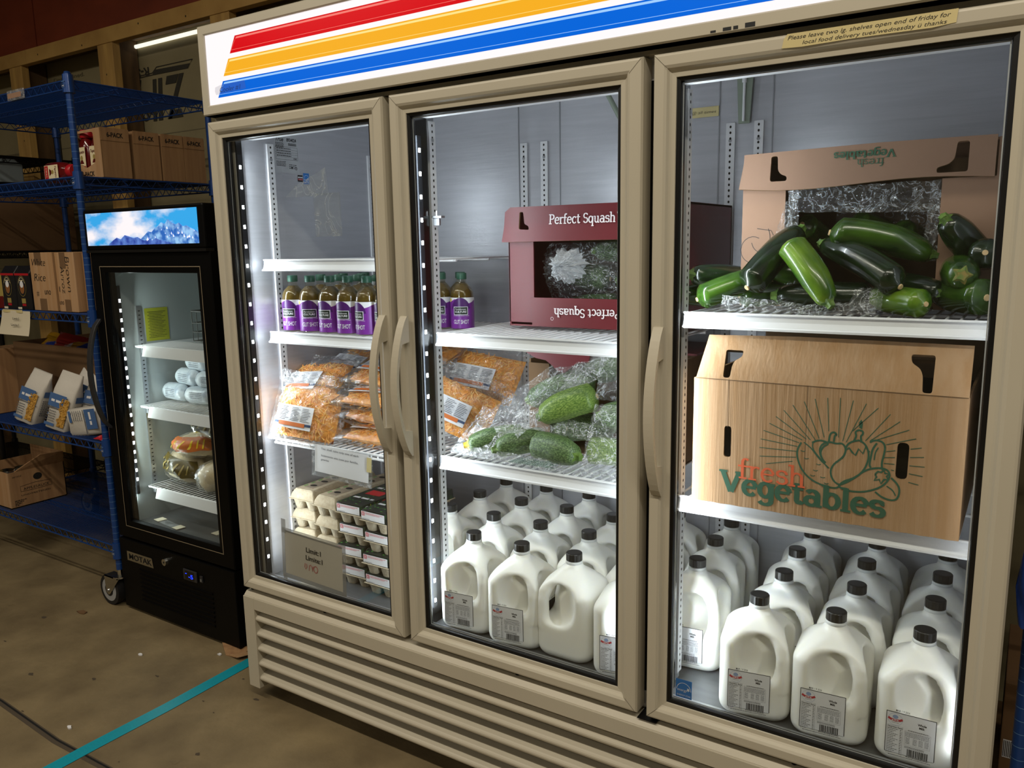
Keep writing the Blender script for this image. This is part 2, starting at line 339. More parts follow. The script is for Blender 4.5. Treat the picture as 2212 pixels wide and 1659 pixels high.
    def text(s, t, o, ux, uy, x, y, size, m, align='l', bold=0, width=None, shear=0):
        v, f, w0, w1 = text_mesh(t, bold, shear); P = s.plane_pts(o, ux, uy)
        if not len(v): return s
        sx = size if width is None else width/(w1-w0)
        off = {'l': 0, 'c': -(w1+w0)/2*sx, 'r': -w1*sx}[align]
        return s.add([P(x+off+p[0]*sx, y+p[1]*size) for p in v], f, m)
    def slab(s, t, o, ux, uy, x, y, width, height, m, w=.13):
        polys, L = slab_polys(t, w); P = s.plane_pts(o, ux, uy); kx = width/L; ky = height/.74
        nr = Vector(ux).cross(Vector(uy)).normalized()
        for k, p in enumerate(polys): s.quad([tuple(Vector(P(x+a*kx, y+b*ky)) + nr*(1.2e-5*k)) for a, b in p], m)
        return s
    def scribble(s, o, ux, uy, x0, x1, y, h, m, seed=0, gap=.12):
        """a line of print too small to read: short dashes"""
        g = random.Random(seed); x = x0
        while x < x1-1e-6:
            w = min(x1-x, g.uniform(.5, 1.6)*h*2.2); s.rect(o, ux, uy, x, x+w, y, y+h, m); x += w + h*.6
        return s
    def build(s, name, parent=None, bevel=0, seg=2, mods=None, kind=None, label=None, off=None):
        me = bpy.data.meshes.new(name); v = np.array(s.v, dtype=float).reshape(-1, 3)
        org = Vector((0, 0, 0))
        if parent is not None and parent.name in ORG: org = ORG[parent.name]
        if off is not None: org = Vector(off)
        if len(v): v = v - np.array(org)
        me.from_pydata(v.tolist(), [], s.f); me.validate()
        for n in s.mats: me.materials.append(MATS[n])
        if len(me.polygons) == len(s.m):
            me.polygons.foreach_set('material_index', s.m); me.polygons.foreach_set('use_smooth', s.sm)
        me.update()
        o = bpy.data.objects.new(name, me); COL.objects.link(o)
        if parent is not None:
            o.parent = parent; KIDS.setdefault(parent.name, []).append(o)
            if parent.name in ORG: ORG[o.name] = ORG[parent.name]
        elif off is not None: o.location = off
        if bevel:
            b = o.modifiers.new('bevel', 'BEVEL'); b.width = bevel; b.segments = seg; b.limit_method = 'ANGLE'; b.angle_limit = R(40)
        if kind: o['kind'] = kind
        if label: o['label'] = label
        return o
def struct(mb, name, bevel=0): return mb.build(name, bevel=bevel, kind='structure')
X3, Y3, Z3 = (1, 0, 0), (0, 1, 0), (0, 0, 1)
# surface nets on a signed distance field (negative inside)
def nets(fn, lo, hi, h):
    ax = [np.arange(lo[i], hi[i]+h, h) for i in range(3)]
    X, Y, Z = np.meshgrid(*ax, indexing='ij'); D = fn(X, Y, Z)
    nx, ny, nz = D.shape; ins = D < 0
    P = np.zeros((nx-1, ny-1, nz-1, 3)); C = np.zeros((nx-1, ny-1, nz-1))
    sl = lambda o: (slice(o[0], nx-1+o[0]), slice(o[1], ny-1+o[1]), slice(o[2], nz-1+o[2]))
    for a in range(3):
        for b in (0, 1):
            for c in (0, 1):
                o0 = [0, 0, 0]; o1 = [0, 0, 0]; oth = [i for i in range(3) if i != a]
                o0[oth[0]] = o1[oth[0]] = b; o0[oth[1]] = o1[oth[1]] = c; o1[a] = 1
                d0 = D[sl(o0)]; d1 = D[sl(o1)]; cr = (d0 < 0) != (d1 < 0)
                t = np.where(cr, d0/np.where(d0-d1 == 0, 1, d0-d1), 0)
                q = np.zeros(P.shape); q[..., 0] = o0[0]; q[..., 1] = o0[1]; q[..., 2] = o0[2]; q[..., a] += t
                P += q*cr[..., None]; C += cr
    act = C > 0; idx = -np.ones(C.shape, int); idx[act] = np.arange(act.sum())
    I = np.argwhere(act); V = (P[act]/C[act][:, None] + I)*h + np.array(lo)
    F = []
    for a in range(3):
        b, c = (a+1) % 3, (a+2) % 3
        s0 = [slice(0, n-1) for n in (nx, ny, nz)]; s1 = list(s0)
        s0[b] = slice(1, D.shape[b]-1); s0[c] = slice(1, D.shape[c]-1); s1[b] = s0[b]; s1[c] = s0[c]
        s0[a] = slice(0, D.shape[a]-1); s1[a] = slice(1, D.shape[a])
        A = ins[tuple(s0)]; B = ins[tuple(s1)]; ch = np.argwhere(A != B)
        for k in ch:
            g = k.copy(); g[b] += 1; g[c] += 1
            e = []
            for db, dc in ((-1, -1), (0, -1), (0, 0), (-1, 0)):
                q = g.copy(); q[b] += db; q[c] += dc; e.append(idx[tuple(q)])
            F.append(tuple(e) if A[tuple(k)] else tuple(e[::-1]))
    return V, F
def noise3(p, s=1.0):
    x, y, z = p[0]*s, p[1]*s, p[2]*s
    return (math.sin(x*1.7+y*2.3+z*1.1)+math.sin(x*3.1-y*1.9+z*2.7+1.3)*.6+math.sin(-x*2.3+y*4.7+z*3.9+2.1)*.4)/2
def crumple(mb, c00, c10, c11, c01, amp, m, n=26, seed=0, sag=0):
    c00, c10, c11, c01 = map(Vector, (c00, c10, c11, c01)); nrm = (c10-c00).cross(c01-c00).normalized(); g = random.Random(seed)
    ws = [(g.uniform(-1, 1)*22, g.uniform(-1, 1)*22, g.uniform(0, 6.3)) for _ in range(7)]
    def fn(u, v):
        p = (c00*(1-u)+c10*u)*(1-v) + (c01*(1-u)+c11*u)*v
        d = sum(1-2*abs(math.sin(a*u/2+b*v/2+ph)) for a, b, ph in ws)/len(ws)
        return p + nrm*(amp*d) + Vector((g.uniform(-1, 1), g.uniform(-1, 1), g.uniform(-1, 1)))*amp*.12 - Vector((0, 0, sag*math.sin(math.pi*u)*math.sin(math.pi*v)))
    mb.grid(fn, n, n, m, smooth=False)
# ---------------------------------------------------------------- room shell
WY = .95   # face of the wall framing
m = MB(); m.box(-6.5, 5, -6, WY+.2, -.05, 0, 'concrete')
fl = struct(m, 'floor')
m = MB(); m.box(-6.5, 5, -6, 1.3, 4.0, 4.05, 'wall_grey'); struct(m, 'ceiling')
m = MB(); m.box(-6.55, -6.5, -6, 1.3, 0, 4, 'wall_grey'); struct(m, 'wall_left')
m = MB(); m.box(5, 5.05, -6, 1.3, 0, 4, 'wall_grey'); struct(m, 'wall_right')
m = MB(); m.box(-6.5, 5, -6.05, -6, 0, 4, 'wall_grey'); struct(m, 'wall_front')
# back wall: sheathing behind timber framing, dark red panels above the beam
SY = WY+.155
m = MB(); m.box(-6.5, 5, SY, SY+.02, 0, 2.55, 'sheathing')
o0 = (0, SY-.002, 0); m.T = None
for z in (1.98, 1.30): m.rect((0, SY-.002, 0), X3, Z3, -6.4, 4.9, z, z+.004, 'sheath_line')
# printed marks on the sheathing (upside down panel print)
b = (-1.07, SY-.003, 2.02); UX = (-1, 0, 0); UZ = (0, 0, -1)
OS = (0, SY-.003, 0)
def sh(pts, mm='sheath_ink'): m.poly(OS, X3, Z3, pts, mm)
sh([(-1.599, 2.254), (-1.635, 2.254), (-1.755, 2.05), (-1.72, 2.05)]); sh([(-1.64, 2.254), (-1.735, 2.254), (-1.75, 2.215), (-1.665, 2.215)]); sh([(-1.64, 2.09), (-1.72, 2.09), (-1.745, 2.05), (-1.63, 2.05)])
sh([(-1.774, 2.252), (-1.806, 2.252), (-1.83, 2.05), (-1.795, 2.05)]); sh([(-1.822, 2.252), (-1.852, 2.252), (-1.875, 2.05), (-1.845, 2.05)]); sh([(-1.86, 2.17), (-1.89, 2.165), (-1.905, 2.14), (-1.905, 2.09), (-1.87, 2.08)])
m.text('S', OS, UX, UZ, 1.902, -2.145, .125, 'sheath_ink', bold=.02, width=.055)
m.line(OS, X3, Z3, [(-1.955, 2.262), (-1.985, 2.17)], .014, 'sheath_ink'); m.line(OS, X3, Z3, [(-1.985, 2.262), (-1.97, 2.21)], .012, 'sheath_ink')
m.text('R-S', OS, UX, UZ, 1.872, -2.315, .062, 'sheath_ink', bold=.02, width=.105)
m.line(OS, X3, Z3, [(-2.02, 2.281), (-1.85, 2.283), (-1.812, 2.307), (-1.523, 2.307), (-1.563, 2.272), (-1.852, 2.274), (-2.02, 2.272)], .004, 'sheath_ink')
sh([(-1.831, 2.296), (-1.545, 2.291), (-1.565, 2.274), (-1.85, 2.274)])
m.text('Determined.', OS, X3, Z3, -2.775, 2.345, .030, 'sheath_line', width=.31)
m.ring2(OS, X3, Z3, -3.10, 1.95, .03, .04, .006, 'sheath_line')
for i in range(4): m.scribble(OS, X3, Z3, -3.40, -3.16, 1.985-i*.025, .008, 'sheath_line', i)
struct(m, 'wall_back')
m = MB()
for x0, x1 in ((-6.4, -4.88), (-4.87, -2.645), (-2.635, -.2), (-.19, 2.25), (2.26, 4.9)): m.box(x0, x1, WY+.012, WY+.03, 2.47, 4.0, 'red_panel')
m.box(-6.4, 4.9, WY+.03, WY+.04, 2.47, 4, 'wood_dark')
struct(m, 'trim_1')
m = MB(); m.box(-6.4, -2.745, WY-.004, WY+.036, 2.415, 2.488, 'wood'); m.box(-2.742, 4.9, WY-.004, WY+.036, 2.415, 2.488, 'wood'); 
for i in range(14):
    x = -4.2+i*.42+rnd.uniform(-.1, .1); m.disc((0, WY-.0045, 0), X3, Z3, x, 2.45+rnd.uniform(-.02, .02), .004, .005, 'hole', 8)
m.box(-6.4, 4.9, WY+.04, WY+.15, 2.448, 2.49, 'wood_dark')
struct(m, 'trim_2', .002)
for k, xc in enumerate((-4.64, -3.755, -2.87, -1.995, -1.11, -.225, .66, 1.545, 2.43, 3.3)):
    m = MB(); m.box(xc-.065, xc+.065, WY, WY+.04, .04, 2.415, 'wood_v'); m.box(xc-.064, xc+.04, WY+.0405, WY+.15, .04, 2.448, 'wood_dark')
    for z in (2.27, 1.9, 1.45, 2.02): m.disc((0, WY-.0008, 0), X3, Z3, xc+rnd.uniform(-.05, .05), z, .003, .005, 'hole', 8)
    struct(m, 'trim_%d' % (k+3), .002)
m = MB(); m.box(-6.4, 4.9, WY-.005, WY+.15, .0, .04, 'wood_dark'); struct(m, 'baseboard_back')
# glowing white strip at the top of the framing bay
t = at_world('white_strip', 'bright white horizontal strip at the top of the sheathing bay between timber posts', 'lamp', (-1.57, SY-.01, 2.411))
m = MB(); m.box(-1.962, -1.19, SY-.020, SY-.003, 2.412, 2.430, 'strip_white'); m.build('tube', t, .006)
m = MB(); m.box(-1.972, -1.962, SY-.021, SY-.002, 2.411, 2.431, 'wheel_grey'); m.build('end_cap', t); m = MB(); m.box(-1.19, -1.18, SY-.021, SY-.002, 2.411, 2.431, 'wheel_grey'); m.build('end_cap', t)
# concrete seam and tape
m = MB(); pts = [(-3.2, -.43), (-2, -.45), (-.665, -.438), (-.3, -.456), (-.05, -.45), (1.2, -.46), (4.6, -.45)]
m.line((0, 0, .0006), X3, Y3, pts, .022, 'joint'); m.line((0, 0, .0009), X3, Y3, [(x, y+.004) for x, y in pts], .006, 'hole'); struct(m, 'trim_20')
m = MB(); P = [(-.184, .30), (-.180, .10), (-.176, -.18), (-.182, -.42), (-.18, -.75), (-.176, -1.3)]
m.line((0, 0, .0016), X3, Y3, P, .047, 'tape_teal')
tag(m.build('floor_tape', off=(-.18, -.2, 0)), 'strip of teal tape stuck across the concrete floor', 'tape')
t = at_world('cardboard_scrap', 'torn scrap of cardboard under the corner of the black fridge', 'scrap', (-.28, .15, 0))
m = MB(); m.quad([(-.36, .165, .012), (-.29, .125, .003), (-.245, .13, .003), (-.23, .2, .012)], 'card'); m.quad([(-.28, .128, .004), (-.22, .12, .016), (-.19, .17, .018), (-.245, .17, .006)], 'card_light')
m.build('torn_flap', t).modifiers.new('s', 'SOLIDIFY').thickness = .003
for i, (x, y, lab) in enumerate(((-.55, -.03, 'tiny white plastic crumb on the concrete in front of the black fridge'), (-.31, .115, 'white crumb lying at the cardboard scrap'), (-.33, -.40, 'white chip lying on the floor next to the concrete seam'), (-1.06, .05, 'brown leaf scrap on the floor under the chrome caster'))):
    m = MB(); g = random.Random(i); rr = [(x+.009*math.cos(a)*g.uniform(.5, 1.4), y+.006*math.sin(a)*g.uniform(.6, 1.3)) for a in [k*.785 for k in range(8)]]
    if i == 3: rr = [(x+(a-x)*3, y+(b_-y)*2.2) for a, b_ in rr]
    mm = 'paper' if i < 3 else 'card_dark'
    m.rings([[(a, b_, .0008) for a, b_ in rr], [(a, b_, .005) for a, b_ in rr]], mm)
    tag(m.build('floor_crumb' if i < 3 else 'leaf_scrap', off=(x, y, 0)), lab, 'crumb' if i < 3 else 'leaf')
# stains with shapes of their own
m = MB(); g = random.Random(4)
for i in range(26):
    x, y = g.uniform(-1.4, .2), g.uniform(-.9, .1); r = g.uniform(.003, .012)
    m.poly((x, y, .0007), X3, Y3, [(r*g.uniform(.6, 1.6)*math.cos(k*.9), r*g.uniform(.3, .9)*math.sin(k*.9)) for k in range(7)], 'joint' if i % 4 else 'concrete')
struct(m, 'trim_21')
# ---------------------------------------------------------------- wide three-door refrigerator
DW, DG = .6468, .0218
DX = [i*(DW+DG) for i in range(3)]; FW = 1.984
DZ0, DZ1 = .369, 1.747
F = at_world('glass_door_refrigerator', 'wide beige three-door glass refrigerator with red, yellow and blue striped lit header', 'refrigerator', (FW/2, .4, 0))
m = MB()
m.box(0, .048, .05, .70, .345, 1.99, 'beige'); m.box(FW-.048, FW, .05, .70, .345, 1.99, 'beige')
m.box(0, FW, .70, .75, .06, 1.99, 'beige'); m.box(.048, FW-.048, .03, .70, 1.86, 1.99, 'beige'); m.box(.048, FW-.048, .14, .70, .06, .34, 'beige')
m.box(.0, FW, .028, .05, 1.752, 1.99, 'beige')
m.build('cabinet', F, .003)
for x in (.05, FW-.05):
    for y in (.12, .68): m = MB(); m.cyl((x, y, 0), (x, y, .06), .02, n=14, m='steel'); m.build('levelling_foot', F)
# header light box
m = MB(); hz0, hz1 = 1.762, 1.997
def ringrect(mb, x0, x1, z0, z1, prof, mm, sides=(1, 1, 1, 1)):
    """mitred frame: prof = list of (inset, y)"""
    a, b, c, d = sides
    rr = [[(x0+i*a, y, z0+i*c), (x1-i*b, y, z0+i*c), (x1-i*b, y, z1-i*d), (x0+i*a, y, z1-i*d)] for i, y in prof]
    n = len(rr); 
    for a in range(n-1):
        for k in range(4): mb.quad([rr[a][k], rr[a][(k+1) % 4], rr[a+1][(k+1) % 4], rr[a+1][k]], mm)
ringrect(m, 0, FW, hz0, hz1, [(.0, .03), (0, -.006), (.003, -.010), (.023, -.010), (.026, -.007), (.026, -.003)], 'beige')
m.box(.0, FW, -.006, .03, hz0, hz0+.003, 'beige')
for x, w_, hh in ((1.452, .010, .004), (1.475, .03, .006), (1.515, .018, .008)):
    m.scribble((0, -.0104, 0), X3, Z3, x, x+w_, hz0+.004, hh, 'ink', int(x*100))
m.build('header_frame', F)
m = MB(); m.rect((0, -.004, 0), X3, Z3, .025, FW-.025, 1.787, 1.972, 'sign_white')
O = (0, -.0046, 0); O2 = (0, -.005, 0)
for (zt, zb, xt, nm) in ((1.954, 1.912, .149, 'red'), (1.900, 1.858, .117, 'yellow'), (1.846, 1.805, .088, 'blue')):
    xb = xt-.0245; xr = 1.86 + (xt-.1)
    m.poly(O, X3, Z3, [(xb, zb), (xr-.0245, zb), (xr, zt), (xt, zt)], 'sign_'+nm)
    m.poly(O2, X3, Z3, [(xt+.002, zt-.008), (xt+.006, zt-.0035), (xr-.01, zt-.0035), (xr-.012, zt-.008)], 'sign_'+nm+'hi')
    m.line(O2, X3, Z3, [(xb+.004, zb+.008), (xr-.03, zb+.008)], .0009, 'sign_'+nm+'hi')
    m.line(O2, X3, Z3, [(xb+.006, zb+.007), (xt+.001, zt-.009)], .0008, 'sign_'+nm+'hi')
m.build('sign_panel', F)
# taped note on the header
t = tag(thing('tape_note', 'piece of clear tape lettered Cooler #1 on the lit striped header', 'tape', (.117, -.0055, 1.825)), None)
m = MB(); m.quad([(-.062, -.0003, .008), (-.04, -.0003, .012), (.06, -.0003, .014), (.064, -.0003, -.008), (-.06, -.0003, -.012), (-.064, -.0003, -.002)], 'tape_see'); m.build('tape_strip', t) if 'tape_see' in MATS else None
m = MB(); m.text('Cooler #1', (0, -.0009, 0), X3, Z3, -.045, -.007, .018, 'ink', bold=-.01, width=.085, shear=.2); m.build('handwriting', t)
# grille base
G = MB(); 
G.box(0, .047, -.004, .14, .042, .342, 'beige'); G.box(FW-.047, FW, -.004, .14, .042, .342, 'beige')
G.box(.047, FW-.047, -.004, .06, .305, .342, 'beige')
G.extrude_x([(.0, .342), (.012, .354), (.06, .356), (.06, .34)], 0, FW, 'beige')
G.box(.047, FW-.047, .062, .075, .05, .305, 'card_dark' if False else 'slot_shade') if 'slot_shade' in MATS else None  # dark sheet whose colour stands for the shade between the louvres
for zc in (.273, .223, .174, .124, .075):
    pr = []
    for k in range(9):   # rounded nose of the louvre
        a = R(100 + k*20); pr.append((.012+.013*math.cos(a), zc+.010*math.sin(a)*1.0))
    pr += [(.055, zc+.006), (.055, zc+.018), (.020, zc+.013)]
    G.extrude_x(pr, .047, FW-.047, 'beige', smooth=False)
g_ = G.build('louvre_grille', F, .0012)
m = MB(); m.cyl((1.352, .03, .352), (1.352, .03, .372), .012, n=12, m='seal_black'); m.box(1.315, 1.36, .005, .055, .3562, .3575, 'seal_black'); m.build('hinge_socket', F)
for x in (.016, .33, .99, 1.65): m = MB(); m.cyl((x, .022, .3565), (x, .022, .359), .005, n=10, m='hole'); m.build('screw_hole', F)
# doors
DS = (.85, 1.02, .82, .88)
def door(i):
    x0, x1 = DX[i], DX[i]+DW; m = MB()
    prof = [(.006, .046), (0, .044), (0, .006), (.003, .001), (.007, 0), (.026, 0), (.032, .003), (.036, .009), (.040, .0115), (.050, .0125), (.0505, .024)]
    ringrect(m, x0, x1, DZ0, DZ1, prof, 'beige', DS)
    d = m.build('door', F)
    for cx, sx in ((x0, 1), (x1, -1)):
        for cz, sz in ((DZ0, 1), (DZ1, -1)):
            m = MB(); m.line((0, -.0004, 0), X3, Z3, [(cx+sx*.003, cz+sz*.003), (cx+sx*.028, cz+sz*.028)], .0007, 'joint'); m.build('mitre_joint', d)
    m = MB(); ringrect(m, x0, x1, DZ0, DZ1, [(.0502, .016), (.0502, .016), (.058, .018), (.0600, .0215), (.060, .026), (.060, .028), (.058, .030), (.055, .0305), (.055, .036)], 'seal_black', DS)
    ringrect(m, x0, x1, DZ0, DZ1, [(.052, .0365), (.050, .0455), (.012, .0455), (.012, .050), (.046, .048)], 'seal_black', DS); m.build('gasket', d)
    m = MB(); m.box(x0+.046, x1-.055, .023, .0255, DZ0+.045, DZ1-.048, 'door_glass'); m.build('glass_pane', d)
    m = MB(); ringrect(m, x0, x1, DZ0, DZ1, [(.0605, .0262), (.0625, .0262)], 'liner_white', DS); m.build('glass_edge', d)
    # bowed pull handle
    hx = {0: x1-.022, 1: x0+.026, 2: x0+.020}[i]
    n = 26; w_ = .0105; bow = lambda u: -.005-.047*math.sin(math.pi*u)**.75
    out = [(bow(k/n), .878+.350*k/n) for k in range(n+1)]
    inn = [(min(-.003, bow(k/n)+.0125-.004*math.sin(math.pi*k/n)), .878+.350*k/n) for k in range(n+1) if .17 < k/n < .83]
    prof2 = [(.0005, .878)] + out + [(.0005, 1.228), (.0005, inn[-1][1]+.004)] + inn[::-1] + [(.0005, inn[0][1]-.004)]
    m = MB(); m.panel((hx+w_, 0, 0), Y3, Z3, prof2, [], 2*w_, 'beige')
    m.build('handle', d, .0015)
    return d
doors = [door(i) for i in range(3)]
# interior liner
L = MB()
L.box(.048, .050, .05, .66, .39, 1.86, 'liner'); L.box(FW-.050, FW-.048, .05, .66, .39, 1.86, 'liner'); L.box(.05, FW-.05, .66, .70, .39, 1.86, 'liner'); L.box(.05, FW-.05, .06, .66, 1.845, 1.86, 'liner_white')
L.build('liner', F)
m = MB(); m.box(.05, FW-.05, .12, .66, 1.80, 1.845, 'liner_white') if False else None
m = MB(); m.box(.05, FW-.05, .048, .66, .36, .392, 'deck'); m.box(.05, FW-.05, .046, .066, .36, .402, 'steel'); m.build('floor_deck', F, .002)
m = MB(); m.box(.05, FW-.05, .05, .115, 1.705, 1.86, 'liner_white'); m.build('top_rail', F)
for xa in (.628, 1.2975):
    xb = xa+.0645 if xa < 1 else xa+.0645
    m = MB(); m.box(xa, xb, .047, .112, .39, 1.71, 'gloss_black'); mu = m.build('mullion', F, .003)
def led_strip(x, y, sx):
    m = MB(); m.box(x-.0025, x+.0025, y-.008, y+.008, .44, 1.66, 'led_lens'); p = m.build('led_strip', F)
    m = MB(); k = 0
    for j in range(22):
        z = .46+j*.0555; m.box(x+(.0026 if sx > 0 else -.0036), x+(.0036 if sx > 0 else -.0026), y-.003, y+.003, z-.005, z+.005, 'led')
    m.build('led_chips', p)
led_strip(.056, .056, 1); led_strip(.695, .075, 1); led_strip(1.3645, .075, 1); led_strip(FW-.056, .056, -1)
m = MB(); m.box(.050, .0535, .05, .070, .40, 1.70, 'gloss_black'); m.build('strip_channel', F)
def pilaster(x, y, nx, z0=.42, z1=1.70, name='pilaster'):
    """perforated shelf post; faces +x (nx=1) or -y (nx=0)"""
    m = MB(); w_ = .012
    if nx: m.box(x, x+.006, y-w_, y+w_, z0, z1, 'liner_white'); o, ux = (x+.0064, 0, 0), Y3; c = y
    else: m.box(x-w_, x+w_, y, y+.006, z0, z1, 'liner_white'); o, ux = (0, y-.0004, 0), X3; c = x
    z = z0+.012
    while z < z1-.01: m.disc(o, ux, Z3, c, z, .0029, .0036, 'hole', 8); z += .0148
    for z in (z1-.045, z0+.1, (z0+z1)/2+.05): m.disc(o if not nx else (o[0]+.0004, 0, 0), ux, Z3, c, z, .005, .005, 'steel', 10)
    return m.build(name, F)
pilaster(.050, .172, 1); pilaster(.050, .60, 1)
for c in (.636, .708, 1.278, 1.352): pilaster(c, .653, 0)
pilaster(.687, .133, 1); pilaster(1.357, .133, 1)
for x in (.668, 1.338): m = MB(); m.box(x, x+.019, .119, .147, .40, 1.71, 'steel'); m.build('post_channel', F)
for xx in (.615, .76, 1.245, 1.385): m = MB(); m.box(xx-.0015, xx+.0015, .6575, .66, .39, 1.845, 'dull_steel'); m.build('liner_seam', F)
# shelf clips
for (x, y, z) in ((.692, .133, 1.47), (1.352, .645, 1.50)):
    m = MB(); m.box(x, x+.03, y-.012, y+.004, z-.006, z, 'dull_steel'); m.box(x+.0, x+.02, y-.008, y, z-.024, z-.006, 'dull_steel'); m.box(x+.014, x+.017, y-.012, y-.009, z, z+.012, 'wire_white')
    m.build('shelf_clip', F, .001)
# wire shelves
def shelf(x0, x1, z, lip=True, y0=.112, y1=.64, wz=None):
    m = MB(); wz = z-.005 if wz is None else wz
    n = int((x1-x0-.01)/.0235)
    for k in range(n+1):
        x = x0+.006+k*(x1-x0-.012)/n; m.cyl((x, y0+.006, wz), (x, y1, wz), .0028, n=6, m='wire_white')
    for y in (y0+.008, .30, .46, y1): m.cyl((x0, y, wz-.005), (x1, y, wz-.005), .0036, n=8, m='wire_white')
    s = m.build('wire_shelf', F)
    if lip:
        m = MB(); m.extrude_x([(y0+.004, z), (y0-.003, z+.0005), (y0-.004, z-.003), (y0+.001, z-.005), (y0-.001, z-.016), (y0-.006, z-.027), (y0-.010, z-.029), (y0-.010, z-.033), (y0-.003, z-.034), (y0+.002, z-.022), (y0+.004, z-.008)], x0+.004, x1-.002, 'wire_white'); m.build('price_rail', s, label='white price rail along the shelf front')
        m = MB(); m.box(x0-.008, x0+.02, y0+.006, y0+.012, z-.030, z-.004, 'dull_steel'); m.build('end_bracket', s)
    else:
        m = MB(); m.cyl((x0, y0, wz-.012), (x1, y0, wz-.012), .004, n=8, m='wire_white'); m.cyl((x0, y0, wz), (x1, y0, wz), .0035, n=8, m='wire_white')
        for k in range(n+1):
            x = x0+.006+k*(x1-x0-.012)/n; m.cyl((x, y0, wz), (x, y0, wz-.012), .0026, n=5, m='wire_white')
        m.build('front_wire', s)
    return s
shelf(.062, .632, 1.365); shelf(.070, .632, 1.153); shelf(.060, .632, .828, lip=False)
shelf(.702, 1.292, 1.177); shelf(.702, 1.292, .852)
shelf(1.362, 1.928, 1.250); shelf(1.352, 1.928, .848)
# labels on the left liner wall
O = (.0506, 0, 0)
def wl(mb, px, pz, dx): pass
m = MB(); yo = lambda u: .19+u
m.rect((.0506, 0, 0), Y3, Z3, .19, .285, 1.622, 1.735, 'tag_grey') if 'tag_grey' in MATS else None
o = (.0510, 0, 0)
m.text('True', o, Y3, Z3, .195, 1.713, .018, 'ink', bold=.02, width=.03, shear=.3); m.text('8934024', o, Y3, Z3, .240, 1.714, .014, 'ink', bold=.03, width=.038)
for k in range(4): m.scribble(o, Y3, Z3, .196, .228, 1.707-k*.004, .002, 'ink', k)
for k in range(16): m.rect(o, Y3, Z3, .246+k*.002, .247+k*.002, 1.702, 1.710, 'ink')
m.frame(o, Y3, Z3, .195, .281, 1.660, 1.698, .0006, 'ink')
for k in range(4): m.rect(o, Y3, Z3, .195, .281, 1.668+k*.007, 1.6684+k*.007, 'ink'); m.scribble(o, Y3, Z3, .199, .255, 1.6705+k*.007, .0022, 'ink', 20+k)
for k in range(4): m.scribble(o, Y3, Z3, .196, .232, 1.653-k*.004, .0018, 'ink', 30+k)
m.text('CBG', o, Y3, Z3, .263, 1.662, .007, 'ink', bold=.03)
for k in range(3): m.scribble(o, Y3, Z3, .245, .275, 1.645-k*.005, .002, 'ink', 40+k)
m.poly(o, Y3, Z3, [(.252, 1.640), (.260, 1.640), (.256, 1.633)], 'ink'); m.ring2(o, Y3, Z3, .272, 1.636, .004, .004, .001, 'ink')
m.build('rating_label', F, label='grey printed rating label on the inner left wall')
m = MB(); m.rect(o, Y3, Z3, .276, .296, 1.598, 1.618, 'ink'); m.rect((.0512, 0, 0), Y3, Z3, .277, .295, 1.609, 1.613, 'paper'); m.rect((.0512, 0, 0), Y3, Z3, .277, .295, 1.603, 1.607, 'ink_red'); m.text('MADE IN', (.0514, 0, 0), Y3, Z3, .279, 1.6095, .003, 'ink', width=.014); m.text('USA', (.0514, 0, 0), Y3, Z3, .280, 1.6032, .003, 'paper', width=.012); m.build('flag_sticker', F)
def energy(mb, o, ux, x, z, w_, h_):
    mb.rect(o, ux, Z3, x, x+w_, z, z+h_, 'energy_blue' if 'energy_blue' in MATS else 'label_blue')
    o2 = (o[0]+(.0004 if ux == Y3 else 0), o[1]-(.0004 if ux == X3 else 0), o[2])
    mb.ring2(o2, ux, Z3, x+w_*.5, z+h_*.42, w_*.44, h_*.40, w_*.03, 'paper', a0=0, a1=180)
    mb.text('energy', o2, ux, Z3, x+w_*.08, z+h_*.36, h_*.2, 'paper', width=w_*.62, shear=.3)
    mb.poly(o2, ux, Z3, [(x+w_*(.78+.12*(1 if k % 2 else .45)*math.cos(1.57+k*.628)), z+h_*(.50+.12*(1 if k % 2 else .45)*math.sin(1.57+k*.628))) for k in range(10)], 'paper')
    mb.text('ENERGY STAR', o2, ux, Z3, x+w_*.08, z+h_*.10, h_*.12, 'paper', width=w_*.84)
m = MB(); energy(m, o, Y3, .299, 1.592, .024, .033); m.build('energy_sticker', F, label='small blue sticker on the inner left wall')
m = MB(); energy(m, (0, .0265, 0), X3, 1.396, .424, .036, .042); m.build('energy_sticker', doors[2], label='blue sticker in the lower corner of the right door glass')
# door note
t = thing('masking_tape_note', 'long strip of yellowed tape with a handwritten two-line note above the right-hand door glass', 'tape note', (1.712, -.001, 1.736))
m = MB(); m.quad([(-.134, 0, -.012), (-.131, 0, .003), (-.125, 0, .0105), (.136, 0, .0105), (.134, 0, -.010), (.10, 0, -.013), (-.02, 0, -.012), (-.10, 0, -.0135)], 'note_tape'); m.build('tape_strip', t)
m = MB(); m.text('Please leave two lg. shelves open end of friday for', (0, -.0005, 0), X3, Z3, -.125, .0005, .0095, 'ink', bold=-.005, width=.25, shear=.25)
m.text('local food delivery tues/wednesday ü thanks', (0, -.0005, 0), X3, Z3, -.100, -.0095, .009, 'ink', bold=-.005, width=.22, shear=.25); m.build('handwriting', t)
